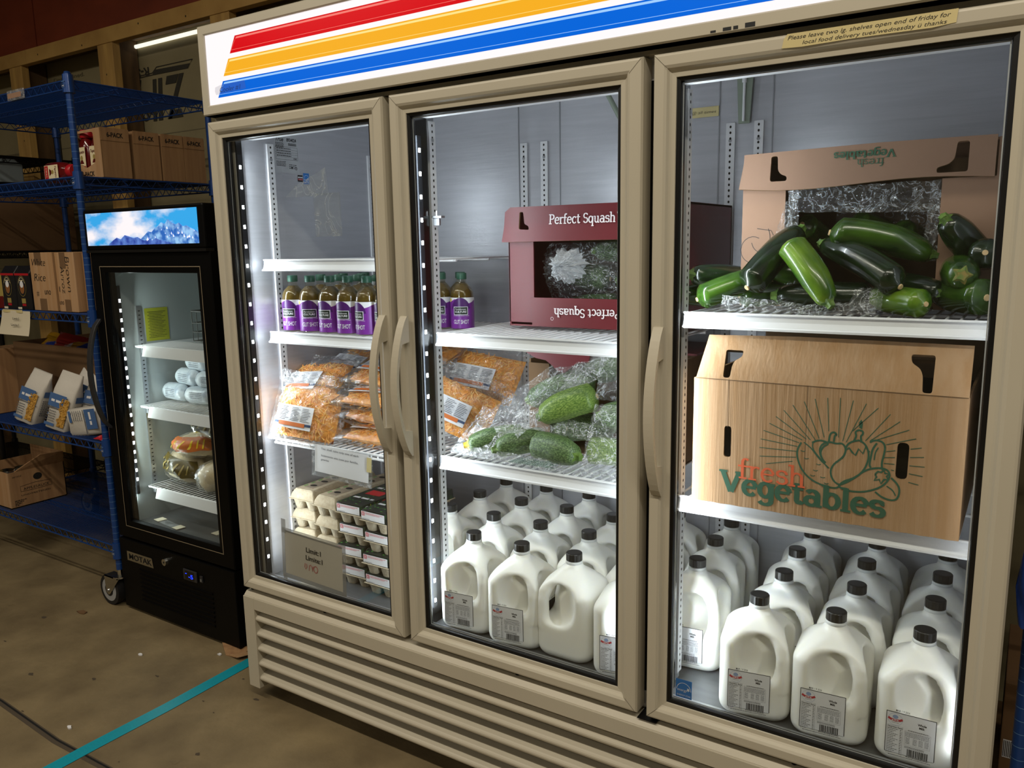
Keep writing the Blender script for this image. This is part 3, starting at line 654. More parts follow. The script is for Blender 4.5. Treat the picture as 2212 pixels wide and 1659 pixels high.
# note and thermometer on the back liner
t = thing('taped_note', 'short handwritten tape strip ending in all times, on the refrigerator back wall', 'tape note', (1.19, .6575, 1.735))
m = MB(); m.rect((0, 0, 0), X3, Z3, -.09, .055, -.013, .013, 'note_tape'); m.build('tape_strip', t)
m = MB(); m.text('clearance @ all times', (0, -.0006, 0), X3, Z3, -.085, -.004, .011, 'ink', bold=-.01, width=.13, shear=.2); m.build('handwriting', t)
t = thing('thermometer', 'clear glass tube thermometer in its case on the back wall of the right section', 'thermometer', (1.315, .645, 1.70))
m = MB(); m.rings([[(a*.016*(1.3-.4*(1-k)), 0, -.005+.115*k) for a in (-1, 1)] + [(a*.016*(1.3-.4*(1-k)), .006, -.005+.115*k) for a in (1, -1)] for k in (0, .5, 1)], 'tank_grey', smooth=False); m.build('case', t)
m = MB(); m.cyl((0, -.004, .0), (0, -.004, .095), .0035, n=10, m='liner_white'); m.cyl((0, -.004, .095), (0, -.004, .108), .006, n=10, m='liner_white'); m.build('glass_tube', t)
# drain hose top right of middle bay
m = MB(); m.tube([(.960, .56, 1.83), (.972, .55, 1.79), (.992, .55, 1.755), (1.009, .55, 1.725), (1.02, .57, 1.66), (1.02, .63, 1.60)], .007, 10, 'tank_grey'); m.build('drain_hose', F)
# clear sleeves inside the left door glass
for i, (x0_, x1_, z0_, z1_, lab) in enumerate(((.375, .47, 1.425, 1.535, 'clear plastic pocket on the left door glass, lower right of the pair'), (.265, .43, 1.53, 1.60, 'wrinkled clear plastic pocket above the other on the left door glass'))):
    t = thing('plastic_pocket', lab, 'plastic sleeve', ((x0_+x1_)/2, .0275, z0_)); w_ = (x1_-x0_)/2; h_ = z1_-z0_
    m = MB(); crumple(m, (-w_, .001, 0), (w_, .001, 0), (w_*(1 if i == 0 else .9), .001, h_), (-w_*(1 if i == 0 else .5), .001, h_*(1 if i == 0 else .4)), .0016, 'sleeve', 18, 5+i); m.build('film', t)
    m = MB(); m.frame((0, -.0006, 0), X3, Z3, -w_, w_, 0, h_, .0012, 'sleeve'); m.build('welded_seam', t) if i == 0 else None
# ---------------------------------------------------------------- gallon jugs
def jug_sdf(X, Y, Z):
    # (d,t): along / across the handle diagonal (+x,-y)
    q = math.sqrt(.5); d = (X-Y)*q; t = (X+Y)*q
    za = np.clip((Z-.156)/(.214-.156), 0, 1); a = .0735 - .0535*za**1.7
    rb = np.clip((.026-Z)/.026, 0, 1); a = a - .018*(1-np.sqrt(np.clip(1-rb**2, 0, 1)))
    rc = np.minimum(.030, a*.98)
    ax, ay = np.abs(X), np.abs(Y)
    qx, qy = np.maximum(ax-a+rc, 0), np.maximum(ay-a+rc, 0)
    side = np.sqrt(qx**2+qy**2) + np.minimum(np.maximum(ax-a+rc, ay-a+rc), 0) - rc
    side = side*(1-.45*za)
    body = np.maximum(side, np.maximum(-Z, Z-.217))
    neck = np.maximum(np.sqrt(X**2+Y**2)-.0182, np.maximum(.19-Z, Z-.223))
    k = .010; h = np.clip(.5+.5*(neck-body)/k, 0, 1); D = neck*(1-h)+body*h - k*h*(1-h)
    def ell(cx, cy, cz, rx, ry, rz, e=2.5):
        p = (np.abs((X-cx)/rx)**e+np.abs((Y-cy)/ry)**e+np.abs((Z-cz)/rz)**e)**(1/e); return (p-1)*min(rx, ry, rz)
    s1 = ell(.012, -.098, .142, .056, .050, .064); s2 = ell(.098, -.012, .142, .050, .056, .064)
    zc = np.clip(Z, .098, .168); dd = .0555 - .45*np.maximum(zc-.140, 0)
    hole = (np.sqrt(((d-dd)/.92)**2+(Z-zc)**2) - .0132)
    cut = np.minimum(np.minimum(s1, s2), hole)
    k = .006; h = np.clip(.5-.5*(D+cut)/k, 0, 1); D2 = D*(1-h)-cut*h + k*h*(1-h)
    hd = np.interp(Z, [.05, .09, .140, .165, .190, .212], [.079, .0805, .0795, .071, .050, .020])
    handle = np.sqrt((d-hd)**2*1.1 + (t*.86)**2) - .0128; handle = np.maximum(handle, np.maximum(.070-Z, Z-.214))
    k = .007; h = np.clip(.5+.5*(handle-D2)/k, 0, 1); D3 = handle*(1-h)+D2*h - k*h*(1-h)
    return D3
def jug_mesh():
    V, Fc = nets(jug_sdf, (-.086, -.086, -.006), (.086, .086, .232), .0030)
    mb = MB(); mb.add([tuple(v) for v in V], Fc, 'milk', True); return mb
JUG = thing('milk_jug', 'x', 'milk jug', (0, 0, 0), 0, 'milk jugs')
b_ = jug_mesh().build('jug_body', JUG)
sm = b_.modifiers.new('smooth', 'SMOOTH'); sm.iterations = 4; sm.factor = .6
m = MB(); m.lathe([(.0190, .221), (.0212, .2215), (.0205, .226), (.0205, .2275), (.0185, .2275)], 'neck', 24); m.build('neck_ring', JUG)
m = MB(); n = 36; rr = []
for r_, z in ((.0188, .228), (.0198, .2285), (.0198, .245), (.0190, .2465), (.016, .247)):
    rr.append([((r_ + (.0005 if k % 2 and z < .2455 and z > .2282 else 0))*math.cos(6.2832*k/n), (r_ + (.0005 if k % 2 and .2282 < z < .2455 else 0))*math.sin(6.2832*k/n), z) for k in range(n)])
m.rings(rr, 'cap_black', smooth=False); m.build('screw_cap', JUG)
def jug_label():
    m = MB(); y = -.0742; O = (0, y, 0); O2 = (0, y-.0003, 0); O3 = (0, y-.0005, 0)
    # black edge, white stock with a bend under at the foot
    m.rect(O, X3, Z3, -.052, .034, .018, .098, 'ink'); m.quad([(-.052, y, .018), (.034, y, .018), (.034, y+.0055, .009), (-.052, y+.0055, .009)], 'ink')
    m.rect(O2, X3, Z3, -.0508, .0328, .017, .0968, 'paper'); m.quad([(-.0508, y-.0003, .017), (.0328, y-.0003, .017), (.0328, y+.0048, .010), (-.0508, y+.0048, .010)], 'paper')
    m.ring2(O3, X3, Z3, -.036, .0835, .0125, .0118, .0004, 'logo_blue'); m.disc(O3, X3, Z3, -.036, .0885, .005, .004, 'logo_blue', 12)
    m.line((0, y-.0007, 0), X3, Z3, [(-.0485, .0855), (-.044, .0828), (-.036, .0815), (-.028, .0828), (-.0235, .0855)], .0042, 'ink_red')
    m.scribble((0, y-.0009, 0), X3, Z3, -.042, -.030, .0812, .0016, 'paper', 3)
    m.scribble(O3, X3, Z3, -.042, -.030, .0765, .0008, 'ink_grey', 4)
    m.text('Whole', O3, X3, Z3, .010, .0815, .0062, 'ink', 'c', bold=.03, width=.015); m.text('Milk', O3, X3, Z3, .010, .0755, .0062, 'ink', 'c', bold=.03, width=.0095)
    m.text('Nutrition Facts', O3, X3, Z3, -.048, .0665, .0042, 'ink', bold=.02, width=.025)
    m.frame(O3, X3, Z3, -.049, -.022, .012, .0708, .0003, 'ink_grey')
    for k in range(15): m.scribble(O3, X3, Z3, -.048, -.030-.004*(k % 3), .0635-k*.0034, .0011, 'ink' if k % 4 == 0 else 'ink_grey', k); m.scribble(O3, X3, Z3, -.027, -.0235, .0635-k*.0034, .0011, 'ink', 50+k)
    m.frame(O3, X3, Z3, -.0185, .0255, .038, .0665, .0003, 'ink_grey'); m.scribble(O3, X3, Z3, -.013, .022, .0675, .0011, 'ink', 90)
    for k in range(4): m.scribble(O3, X3, Z3, -.0175, .0235, .063-k*.0026, .0010, 'ink_grey', 60+k)
    for k in range(6):
        for c_ in (-.0165, -.004, .006, .016): m.scribble(O3, X3, Z3, c_, c_+.007, .052-k*.0022, .0009, 'ink_grey', 70+k+int(c_*1000))
    for k in range(2): m.scribble(O3, X3, Z3, -.0175, .016, .0345-k*.0022, .0009, 'ink', 80+k)
    g = random.Random(3); x = -.013
    while x < .021: w_ = g.choice((.0006, .0012, .0018)); m.rect(O3, X3, Z3, x, x+w_, .0165, .0305, 'ink'); x += w_+g.choice((.0006, .0011))
    m.scribble(O3, X3, Z3, -.0145, .0235, .0142, .0012, 'ink', 77); m.scribble(O3, X3, Z3, -.045, .028, .0108, .0010, 'ink', 78)
    return m
JLm = jug_label(); JLm.v = [(x, y, z+.008) for x, y, z in JLm.v]
JL = JLm.build('front_label', JUG)
def date_part(txt):
    m = MB(); m.text(txt, (0, -.0742, 0), X3, Z3, -.036, .1078, .0055, 'ink', bold=.005, width=.024); return m
JD = date_part('MAR 1 9 2026').build('date_print', JUG)
# (x, y, rotation, label flag, description)
JUGS = [
 (1.541, .127, 10, 1, 'milk jug, leftmost of the three front labelled jugs behind the right door'),
 (1.696, .127, 4, 1, 'milk jug, middle of the three front labelled jugs behind the right door'),
 (1.857, .129, 2, 1, 'milk jug, rightmost front jug behind the right door, in its corner'),
 (1.358, .252, 6, 1, 'milk jug, right door, at its left edge just above the blue sticker'),
 (1.553, .280, 14, 1, 'milk jug, at the left edge of the right door, above a sticker'),
 (1.707, .287, 3, 1, 'milk jug, right door, second row, left of its three jugs'),
 (1.860, .290, 2, 1, 'milk jug, right door, second row, middle jug'),
 (1.349, .408, 12, 1, 'milk jug, right door, second row, jug against the right wall'),
 (1.545, .436, 8, 1, 'milk jug, right door, second jug back in the leftmost file'),
 (1.702, .441, 2, 1, 'milk jug, right door, third row, left of its three jugs'),
 (1.860, .443, 0, 1, 'milk jug, right door, third row, middle jug'),
 (1.342, .562, 14, 1, 'milk jug, right door, third row, jug against the right wall'),
 (1.546, .590, 8, 1, 'milk jug, right door, hindmost jug of the leftmost file'),
 (1.702, .592, 4, 1, 'milk jug, right door, last row, left jug, cap hidden by the shelf'),
 (1.858, .594, 0, 1, 'milk jug, right door, last row, middle jug, cap hidden'),
 (1.190, .560, 10, 1, 'milk jug, right door, last row, jug in the dark right corner'),
 (1.198, .408, 10, 1, 'milk jug, half jug at the left edge of the right door, upper one'),
 (1.200, .258, 8, 1, 'milk jug, half jug at the left edge of the right door, lower one'),
 (.792, .127, 6, 1, 'milk jug, middle door, second row, jug at the door frame'),
 (.943, .124, 8, 1, 'milk jug, middle door, front row, leftmost jug'),
 (1.088, .134, -90, 0, 'milk jug, middle door, front row, second jug from the left'),
 (1.240, .122, 12, 1, 'milk jug, middle door, front jug with blank side and handle at left'),
 (.752, .280, 8, 1, 'milk jug, middle door, front row, last jug, cut by the frame'),
 (.902, .286, 12, 1, 'milk jug, middle door, second row, left jug'),
 (1.050, .286, 10, 1, 'milk jug, middle door, second row, centre jug'),
 (.598, .432, 10, 1, 'milk jug, middle door, second row, jug behind the blank-sided one'),
 (.749, .432, 8, 1, 'milk jug, middle door, third row, jug beside the perforated post'),
 (.900, .438, 8, 1, 'milk jug, middle door, third row, second jug from the post'),
 (1.048, .440, 8, 1, 'milk jug, middle door, third row, third jug from the post'),
 (.596, .584, 6, 1, 'milk jug, middle door, third row, jug at the frame'),
 (.745, .586, 8, 1, 'milk jug, middle door, last row, jug beside the egg cartons'),
 (.893, .590, 6, 1, 'milk jug, middle door, last row, second jug from the left'),
 (.598, .280, 8, 1, 'milk jug, middle door, last row, third jug from the left'),
]
for c_ in KIDS[JUG.name]:
    for v in c_.data.vertices: v.co.z *= 1.034
first = True
for x, y, rz, lb, lab in JUGS:
    if first: o = JUG; o['label'] = 'white ' + lab; o.location = (x-(.62-x*.3)*.02, y+.012, .393); o.rotation_euler = (0, 0, R(rz)); first = False; continue
    o = copy_tree(JUG, (x-(.62-x*.3)*.02, y+.012, .393), R(rz), 'white ' + lab)
# ---------------------------------------------------------------- bottles with purple labels
B = thing('drink_bottle', 'x', 'bottle', group='purple-labelled bottles')
m = MB(); m.lathe([(.030, .001), (.0345, .006), (.0350, .02), (.0350, .098), (.0335, .110), (.028, .122), (.019, .131), (.0135, .137), (.0125, .150)], 'bottle_clear', 28); m.build('glass_bottle', B)
m = MB(); m.lathe([(.029, .003), (.0332, .008), (.0335, .098), (.032, .109), (.0265, .1205), (.018, .1295), (.0125, .1345)], 'kombucha', 24); m.build('drink', B)
m = MB(); m.lathe([(.0145, .146), (.0150, .147), (.0150, .163), (.0138, .1645)], 'cap_green', 26); m.build('cap', B)
def wrap(mb, a0, a1, z0, z1, mm, r=.0354, n=20):
    mb.grid(lambda u, v: (r*math.sin(R(a0+(a1-a0)*u)), -r*math.cos(R(a0+(a1-a0)*u)), (z0(u) if callable(z0) else z0)*(1-v)+(z1(u) if callable(z1) else z1)*v), n, 1, mm)
m = MB(); wrap(m, -165, 150, .004, .094, 'purple', n=40)
wrap(m, -165, 150, lambda u: .094-.012*abs(math.sin(u*9))-.010*u, .094, 'paper', .0355, 40)
wrap(m, -75, 20, lambda u: .062, lambda u: .062+.032*math.sin(math.pi*u)**.5, 'purple_dark', .0357)
wrap(m, -62, 8, .044, .068, 'paper', .0359, 12); wrap(m, -59, 5, .0455, .0665, 'badge_dark', .0361, 12)
wrap(m, -92, -78, .082, .092, 'label_yellow', .0359, 4)
wrap(m, 62, 100, .018, .090, 'paper', .0359, 8)
for k in range(16): wrap(m, 66+((k*7) % 9), 96-((k*5) % 8), .086-k*.0042, .0878-k*.0042, 'ink_grey', .0361, 4)
def wtext(mb, s, a0, a1, z, h_, mm, r=.0364, bold=.02):
    v, f, w0, w1 = text_mesh(s, bold)
    if len(v): mb.add([(r*math.sin(R(a0+(a1-a0)*(p[0]-w0)/(w1-w0))), -r*math.cos(R(a0+(a1-a0)*(p[0]-w0)/(w1-w0))), z+p[1]*h_) for p in v], f, mm)
wtext(m, 'CULTURE', -54, 0, .0505, .0080, 'paper'); wtext(m, 'Farmhouse', -52, -2, .0585, .0072, 'paper', bold=0)
wtext(m, 'FERMENTED DAILY TONIC', -62, 14, .0405, .0030, 'paper', bold=0); wtext(m, 'GUT SHOT', -62, 12, .0180, .0170, 'paper', bold=.01)
m.build('label', B)
BL = [(.117, .170, 42), (.190, .170, 62), (.268, .172, 34), (.340, .172, 36), (.413, .172, 14), (.485, .172, 25), (.560, .172, 30)]
k = 0
names = ['first from the left', 'second from the left', 'third from the left', 'fourth from the left', 'fifth from the left', 'sixth, behind the door edge', 'last, behind the door frame']
for j, (x, y, a) in enumerate(BL):
    lab = 'purple-labelled green-capped bottle in the front row, ' + names[j]
    if j == 0: B.location = (x, y, 1.152); B.rotation_euler = (0, 0, R(a)); B['label'] = lab
    else: copy_tree(B, (x, y, 1.152), R(a), lab)
rows = [(.250, 'second'), (.330, 'third'), (.410, 'fourth'), (.486, 'fifth')]
nth = ['leftmost', 'second from left', 'third from left', 'fourth from left', 'second from right', 'rightmost']
for y, rn in rows:
    for j in range(6 if rn == 'fourth' else 5):
        copy_tree(B, (.152+j*.0765+(y-.25)*.20, y, 1.152), R(10+j*9), 'purple-labelled green-capped bottle, %s row back, %s' % (rn, nth[j]))
# ---------------------------------------------------------------- shredded cheese bags
def cheese_bag(seed, w_, d_, h_, nst=420):
    g = random.Random(seed); t = thing('cheese_bag', 'x', 'bag of cheese', group='bags of shredded cheese')
    def pil(u, v, k, s):   # pillow surface
        a, b = u*2-1, v*2-1; e = (1-abs(a)**3.2)**.55*(1-abs(b)**3.2)**.55 if abs(a) < 1 and abs(b) < 1 else 0
        n_ = .16*noise3((a*3+seed, b*3, s), 1.4)
        return (a*w_/2*k, b*d_/2*k, s*h_/2*e*(1+n_)*k)
    core = MB()
    for s in (1, -1): core.grid(lambda u, v: pil(u, v, .90, s), 14, 12, 'cheese_core')
    core.build('cheese_filling', t)
    m = MB()
    for i in range(nst):
        u, v = g.uniform(.05, .95), g.uniform(.05, .95); s = 1 if g.random() < .8 else -1
        c = Vector(pil(u, v, .90+g.uniform(-.02, .045), s)); a = g.uniform(0, 6.28); l = g.uniform(.012, .030)
        d = Vector((math.cos(a), math.sin(a), g.uniform(-.25, .25)))*l/2; bend = Vector((-d.y, d.x, 0))*g.uniform(-.5, .5)
        m.tube([c-d, c+bend*.6+Vector((0, 0, s*.001)), c+d], .0013, 4, 'cheese' if g.random() < .6 else 'cheese_hi')
    o = m.build('cheese_shreds', t, kind='stuff')
    m = MB()
    for s in (1, -1): 
        def fn(u, v):
            p = pil(u, v, 1.04, s); a, b = u*2-1, v*2-1
            j = .0035*noise3((a*9+seed, b*9, 3*s), 1.7)
            return (p[0]*1.05, p[1]*1.10, p[2]*1.02+s*.002+j+.010*max(0, abs(b)-.82)*noise3((a*14, b*5, seed), 1))
        m.grid(fn, 30, 26, 'film_soft', smooth=True)
    m.grid(lambda u, v: (w_*(u-.5)*1.12, d_/2*1.08+v*.035, .006*math.sin(u*17+seed)+.010*v*math.sin(u*11)), 24, 4, 'film', smooth=True)
    m.build('clear_bag', t)
    m = MB(); lz = h_/2*1.08+.004; LW, LD = w_*.56, d_*.42
    def cv(x, y, dz=0): a = x/(w_/2); b = y/(d_/2); return (x, y, lz-.35*h_*(abs(a)**3+abs(b)**3)*.5+dz)
    O = (-LW/2-w_*.12, -LD/2-d_*.10)
    def pt(x, y, dz=0): return cv(O[0]+x*LW, O[1]+y*LD, dz)
    def rc(x0, x1, y0, y1, mm, dz):
        for q in range(4):
            a, b = x0+(x1-x0)*q/4, x0+(x1-x0)*(q+1)/4; m.quad([pt(a, y0, dz), pt(b, y0, dz), pt(b, y1, dz), pt(a, y1, dz)], mm)
    rc(0, 1, 0, 1, 'paper', 0); rc(0, 1, .16, .26, 'label_blue', .0006); rc(.12, .84, .10, .27, 'label_orange', .0010)
    for q in range(9):
        g2 = random.Random(q+seed)
        for x0, x1 in ((.10, .38), (.42, .66), (.70, .97)): rc(x0, x0+(x1-x0)*g2.uniform(.6, 1), .34+q*.068, .362+q*.068, 'ink_grey' if q % 3 else 'ink', .0006)
    for q in range(7): rc(.02, .07, .34+q*.05, .36+q*.05, 'ink', .0007)
    m.build('label', t)
    return t
CB = cheese_bag(1, .235, .165, .056); CB2 = cheese_bag(5, .245, .170, .05, 380)
CH = [ # src, loc, rot(x,y,z), label
 (0, (.185, .140, .905), (70, 5, 10), 'shredded cheese bag at the shelf front, label with blue and orange band facing out'),
 (0, (.145, .215, .985), (38, -4, 4), 'shredded cheese bag leaning behind the one with the facing label'),
 (1, (.205, .340, 1.022), (26, 3, -6), 'shredded cheese bag high at the back left, its label seen on top'),
 (1, (.430, .215, .860), (6, 0, 4), 'shredded cheese bag lying on the shelf right of the front one, lowest of its pile'),
 (0, (.425, .225, .915), (6, 2, -3), 'shredded cheese bag second from the bottom of the right-hand pile'),
 (1, (.430, .215, .970), (8, 0, 5), 'shredded cheese bag third from the bottom of the right-hand pile'),
 (0, (.425, .250, 1.030), (16, 3, -4), 'shredded cheese bag on top of the right-hand pile, white label corner'),
 (1, (.400, .440, 1.060), (14, -3, 3), 'shredded cheese bag at the very back under the bottle shelf'),
 (1, (.185, .280, .870), (30, 0, 5), 'shredded cheese bag buried under the leaning ones, left side'),
 (0, (.600, .330, .925), (62, 24, 25), 'shredded cheese bag behind the perforated post, tilted label facing the middle section'),
 (1, (.600, .470, 1.000), (52, 8, 10), 'shredded cheese bag behind the tilted-label bag, beside the open squash carton'),
]
used = [False, False]
for s, loc, rt, lab in CH:
    src = (CB, CB2)[s]; rt = tuple(R(a) for a in rt)
    if not used[s]: src.location = loc; src.rotation_euler = rt; src['label'] = lab; used[s] = True
    else: copy_tree(src, loc, rt, lab)
# ---------------------------------------------------------------- paper signs in the left section
t = thing('shelf_sign', 'white sleeved sign, This shelf take only one of each, hanging below the cheese bags', 'sign', (.354, .098, .829)); t.rotation_euler = (R(-3), R(2.0), 0)
m = MB(); m.rect((0, 0, 0), X3, Z3, -.106, .106, -.083, -.002, 'paper'); m.build('paper_sheet', t)
m = MB(); O = (0, -.0012, 0)
m.text('This shelf, take only one of each', O, X3, Z3, -.080, -.014, .0085, 'ink', width=.148); m.text('Solamente una cosa por familia,', O, X3, Z3, -.080, -.034, .0085, 'ink', width=.146); m.text('gracias', O, X3, Z3, -.080, -.046, .0085, 'ink', width=.032); m.build('printing', t)
m = MB(); m.rect((0, .002, 0), X3, Z3, -.117, .118, -.096, .004, 'sleeve'); m.rect((0, -.002, 0), X3, Z3, -.117, -.107, -.096, .004, 'sleeve'); m.rect((0, -.002, 0), X3, Z3, -.107, .118, -.096, -.084, 'sleeve'); m.rect((0, -.0022, 0), X3, Z3, .10, .118, -.05, -.008, 'note_tape'); m.build('sleeve', t)
t = thing('limit_sign', 'grey Limit:1 Limite:1 sign with red UNO, taped inside the left door glass', 'sign', (.292, .0300, .500)); t.rotation_euler = (0, R(2.2), 0)
m = MB(); m.rect((0, 0, 0), X3, Z3, -.125, .110, -.066, .070, 'sign_grey'); m.build('paper_sheet', t)
m = MB(); O = (0, -.0012, 0); m.text('Limit:1', O, X3, Z3, -.036, .022, .021, 'ink', bold=.015, width=.060); m.text('Limite:1', O, X3, Z3, -.038, -.002, .021, 'ink', bold=.015, width=.068); m.build('printing', t)
m = MB()
for pts in ([(-.040, -.014), (-.042, -.026), (-.038, -.032), (-.033, -.024), (-.034, -.014)], [(-.024, -.034), (-.023, -.018), (-.017, -.014), (-.012, -.022), (-.010, -.033), (-.008, -.016)], arc(.003, -.024, .008, .010, 0, 360)): m.line(O, X3, Z3, pts, .0018, 'ink_red')
m.build('red_handwriting', t)
m = MB(); m.frame((0, -.0006, 0), X3, Z3, -.137, .124, -.078, .078, .013, 'sleeve_grey'); m.rect((0, -.001, 0), X3, Z3, -.137, -.118, .06, .104, 'sleeve_grey'); m.rect((0, -.001, 0), X3, Z3, -.134, -.118, -.098, -.07, 'sleeve_grey'); m.rect((0, -.001, 0), X3, Z3, .106, .122, -.10, -.07, 'sleeve_grey'); m.build('sleeve', t)
# ---------------------------------------------------------------- egg cartons
def frustum(mb, x0, x1, y0, y1, z0, z1, ins, m, r=.0):
    mb.rings([[(x0+i, y0+i, z), (x1-i, y0+i, z), (x1-i, y1-i, z), (x0+i, y1-i, z)] for z, i in ((z0, ins), (z1, 0))], m, smooth=False)
def carton_base(t):
    m = MB()
    for i in range(2):
        for j in range(6):
            cx = -.0255+i*.051; cy = .026+j*.0495; n = 12; rr = []
            for z, r_ in ((0, .0145), (.003, .0165), (.018, .0200), (.032, .0238)):
                rr.append([(cx+r_*(abs(math.cos(6.2832*k/n))**.7)*math.copysign(1, math.cos(6.2832*k/n)), cy+r_*(abs(math.sin(6.2832*k/n))**.7)*math.copysign(1, math.sin(6.2832*k/n)), z) for k in range(n)])
            m.rings(rr, 'pulp')
    m.build('egg_cups', t)
    m = MB(); m.box(-.0545, .0545, -.004, .302, .0318, .0345, 'pulp'); m.build('rim', t, .0012)
def pulp_carton():
    t = thing('egg_carton', 'x', 'egg carton', group='plain pulp egg cartons'); carton_base(t)
    m = MB(); n = 4
    def rr(z, i): return [(-.052+i, .0+i*.8, z), (.052-i, .0+i*.8, z), (.052-i, .298-i*.8, z), (-.052+i, .298-i*.8, z)]
    m.rings([rr(.0345, 0), rr(.048, .004), rr(.060, .011), rr(.0645, .016)], 'pulp', smooth=False)
    m.build('lid', t, .004, 3)
    m = MB(); m.box(-.019, .019, .03, .27, .0600, .0655, 'pulp_dark'); m.build('lid_groove', t, .002)
    for j in range(5): m = MB(); m.disc((0, 0, .0660), X3, Y3, 0, .055+j*.048, .013, .009, 'hole', 14); m.build('egg_hole', t)
    m = MB()
    for k in range(7): m.scribble((0, 0, .0648), X3, Y3, -.031, -.024, .04+k*.032, .018, 'carton_green', k)
    m.build('print', t)
    m = MB(); m.add([(.0475, .03, .040), (.0475, .27, .040), (.043, .27, .055), (.043, .03, .055)], [(0, 1, 2, 3)], 'pulp'); 
    for k in range(4): m.scribble((.0520-k*.0006, 0, 0), Y3, Z3, .02, .12, .0375+k*.004, .0016, 'ink_grey', k)
    m.build('side_print', t)
    return t
def printed_carton():
    t = thing('egg_carton', 'x', 'egg carton', group='black and green printed egg cartons'); carton_base(t)
    m = MB(); frustum(m, -.051, .051, .001, .297, .064, .0345, .0, 'carton_print'); 
    m = MB(); m.rings([[(-.0515, .0, z), (.0515, .0, z), (.0515, .298, z), (-.0515, .298, z)] if z < .06 else [(-.049, .003, z), (.049, .003, z), (.049, .295, z), (-.049, .295, z)] for z in (.0345, .0615, .064)], 'carton_print', smooth=False)
    m.build('lid', t)
    m = MB(); O = (0, -.0006, 0); O2 = (0, -.001, 0); m.rect(O, X3, Z3, -.048, .044, .0365, .0610, 'paper')
    m.rect(O2, X3, Z3, -.046, -.034, .0475, .0595, 'ink_lightred'); m.text('X', (0, -.0013, 0), X3, Z3, -.0445, .049, .012, 'paper')
    for k in range(2): m.scribble(O2, X3, Z3, -.031, .038-.012*k, .0565-k*.0035, .0016, 'ink_lightred', k)
    m.scribble(O2, X3, Z3, -.045, -.015, .0385, .0012, 'ink_grey', 5); m.build('end_label', t)
    O = (.0521, 0, 0); m = MB(); m.disc(O, Y3, Z3, .022, .049, .0115, .0115, 'paper', 20); m.disc((.0524, 0, 0), Y3, Z3, .022, .049, .0098, .0098, 'seal_green', 20); m.rect((.0527, 0, 0), Y3, Z3, .0145, .0295, .0485, .0545, 'paper'); m.scribble((.053, 0, 0), Y3, Z3, .016, .028, .0505, .002, 'seal_green'); m.scribble((.053, 0, 0), Y3, Z3, .016, .028, .0425, .0016, 'paper', 3); m.build('organic_seal', t)
    m = MB(); m.text('ORGANIC', (.0524, 0, 0), Y3, Z3, .135, .040, .024, 'carton_green_hi', bold=.01, width=.115); m.build('lettering', t)
    m = MB(); m.disc((.0525, 0, 0), Y3, Z3, .098, .044, .020, .016, 'badge_red', 20); m.text('ovtal', (.0529, 0, 0), Y3, Z3, .084, .040, .013, 'paper', width=.028); m.build('red_badge', t)
    m = MB(); g = random.Random(2)
    for k in range(46):
        y, z = g.uniform(.004, .075), g.uniform(.037, .061)
        if (y-.022)**2+(z-.049)**2 < .0003: continue
        a = g.uniform(0, 3.1); c, s_ = math.cos(a), math.sin(a); q = .0035
        m.poly((.0523, 0, 0), Y3, Z3, [(y+c*q, z+s_*q), (y-s_*q*.4, z+c*q*.4), (y-c*q, z-s_*q), (y+s_*q*.4, z-c*q*.4)], 'carton_green' if g.random() < .8 else 'bag_yellow')
    m.rect((0, 0, .0646), X3, Y3, -.03, .03, .10, .14, 'badge_red'); m.scribble((0, 0, .0646), X3, Y3, -.035, .035, .16, .012, 'paper', 4); m.scribble((0, 0, .0646), X3, Y3, -.04, .04, .06, .01, 'paper', 5)
    for k in range(30): y = g.uniform(.01, .28); x = g.uniform(-.045, .045); m.disc((0, 0, .0645), X3, Y3, x, y, .004, .003, 'carton_green', 6)
    m.build('leaf_print', t)
    return t
PC, KC = pulp_carton(), printed_carton()
lv = ['bottom', 'second from the bottom', 'third from the bottom', 'top']
fst = {}
for src, x, y, a, what in ((PC, .108, .160, 3, 'grey pulp egg carton, stack against the left wall, %s'), (PC, .222, .145, -2, 'grey pulp egg carton, stack behind the Limit:1 sign, %s'), (KC, .336, .135, 1, 'black printed egg carton, stack beside the pulp cartons, %s'), (KC, .452, .118, -1, 'black printed egg carton, stack nearest the door edge, %s')):
    for k in range(4):
        loc = (x+.003*math.sin(k*2.1+x*9), y+.004*math.cos(k*3), .3925+k*.0650+(.0 if src is PC else 0)); rz = R(a+1.5*math.sin(k*1.7))
        if src.name not in fst: fst[src.name] = 1; src.location = loc; src.rotation_euler = (0, 0, rz); src['label'] = what % lv[k]
        else: copy_tree(src, loc, rz, what % lv[k])
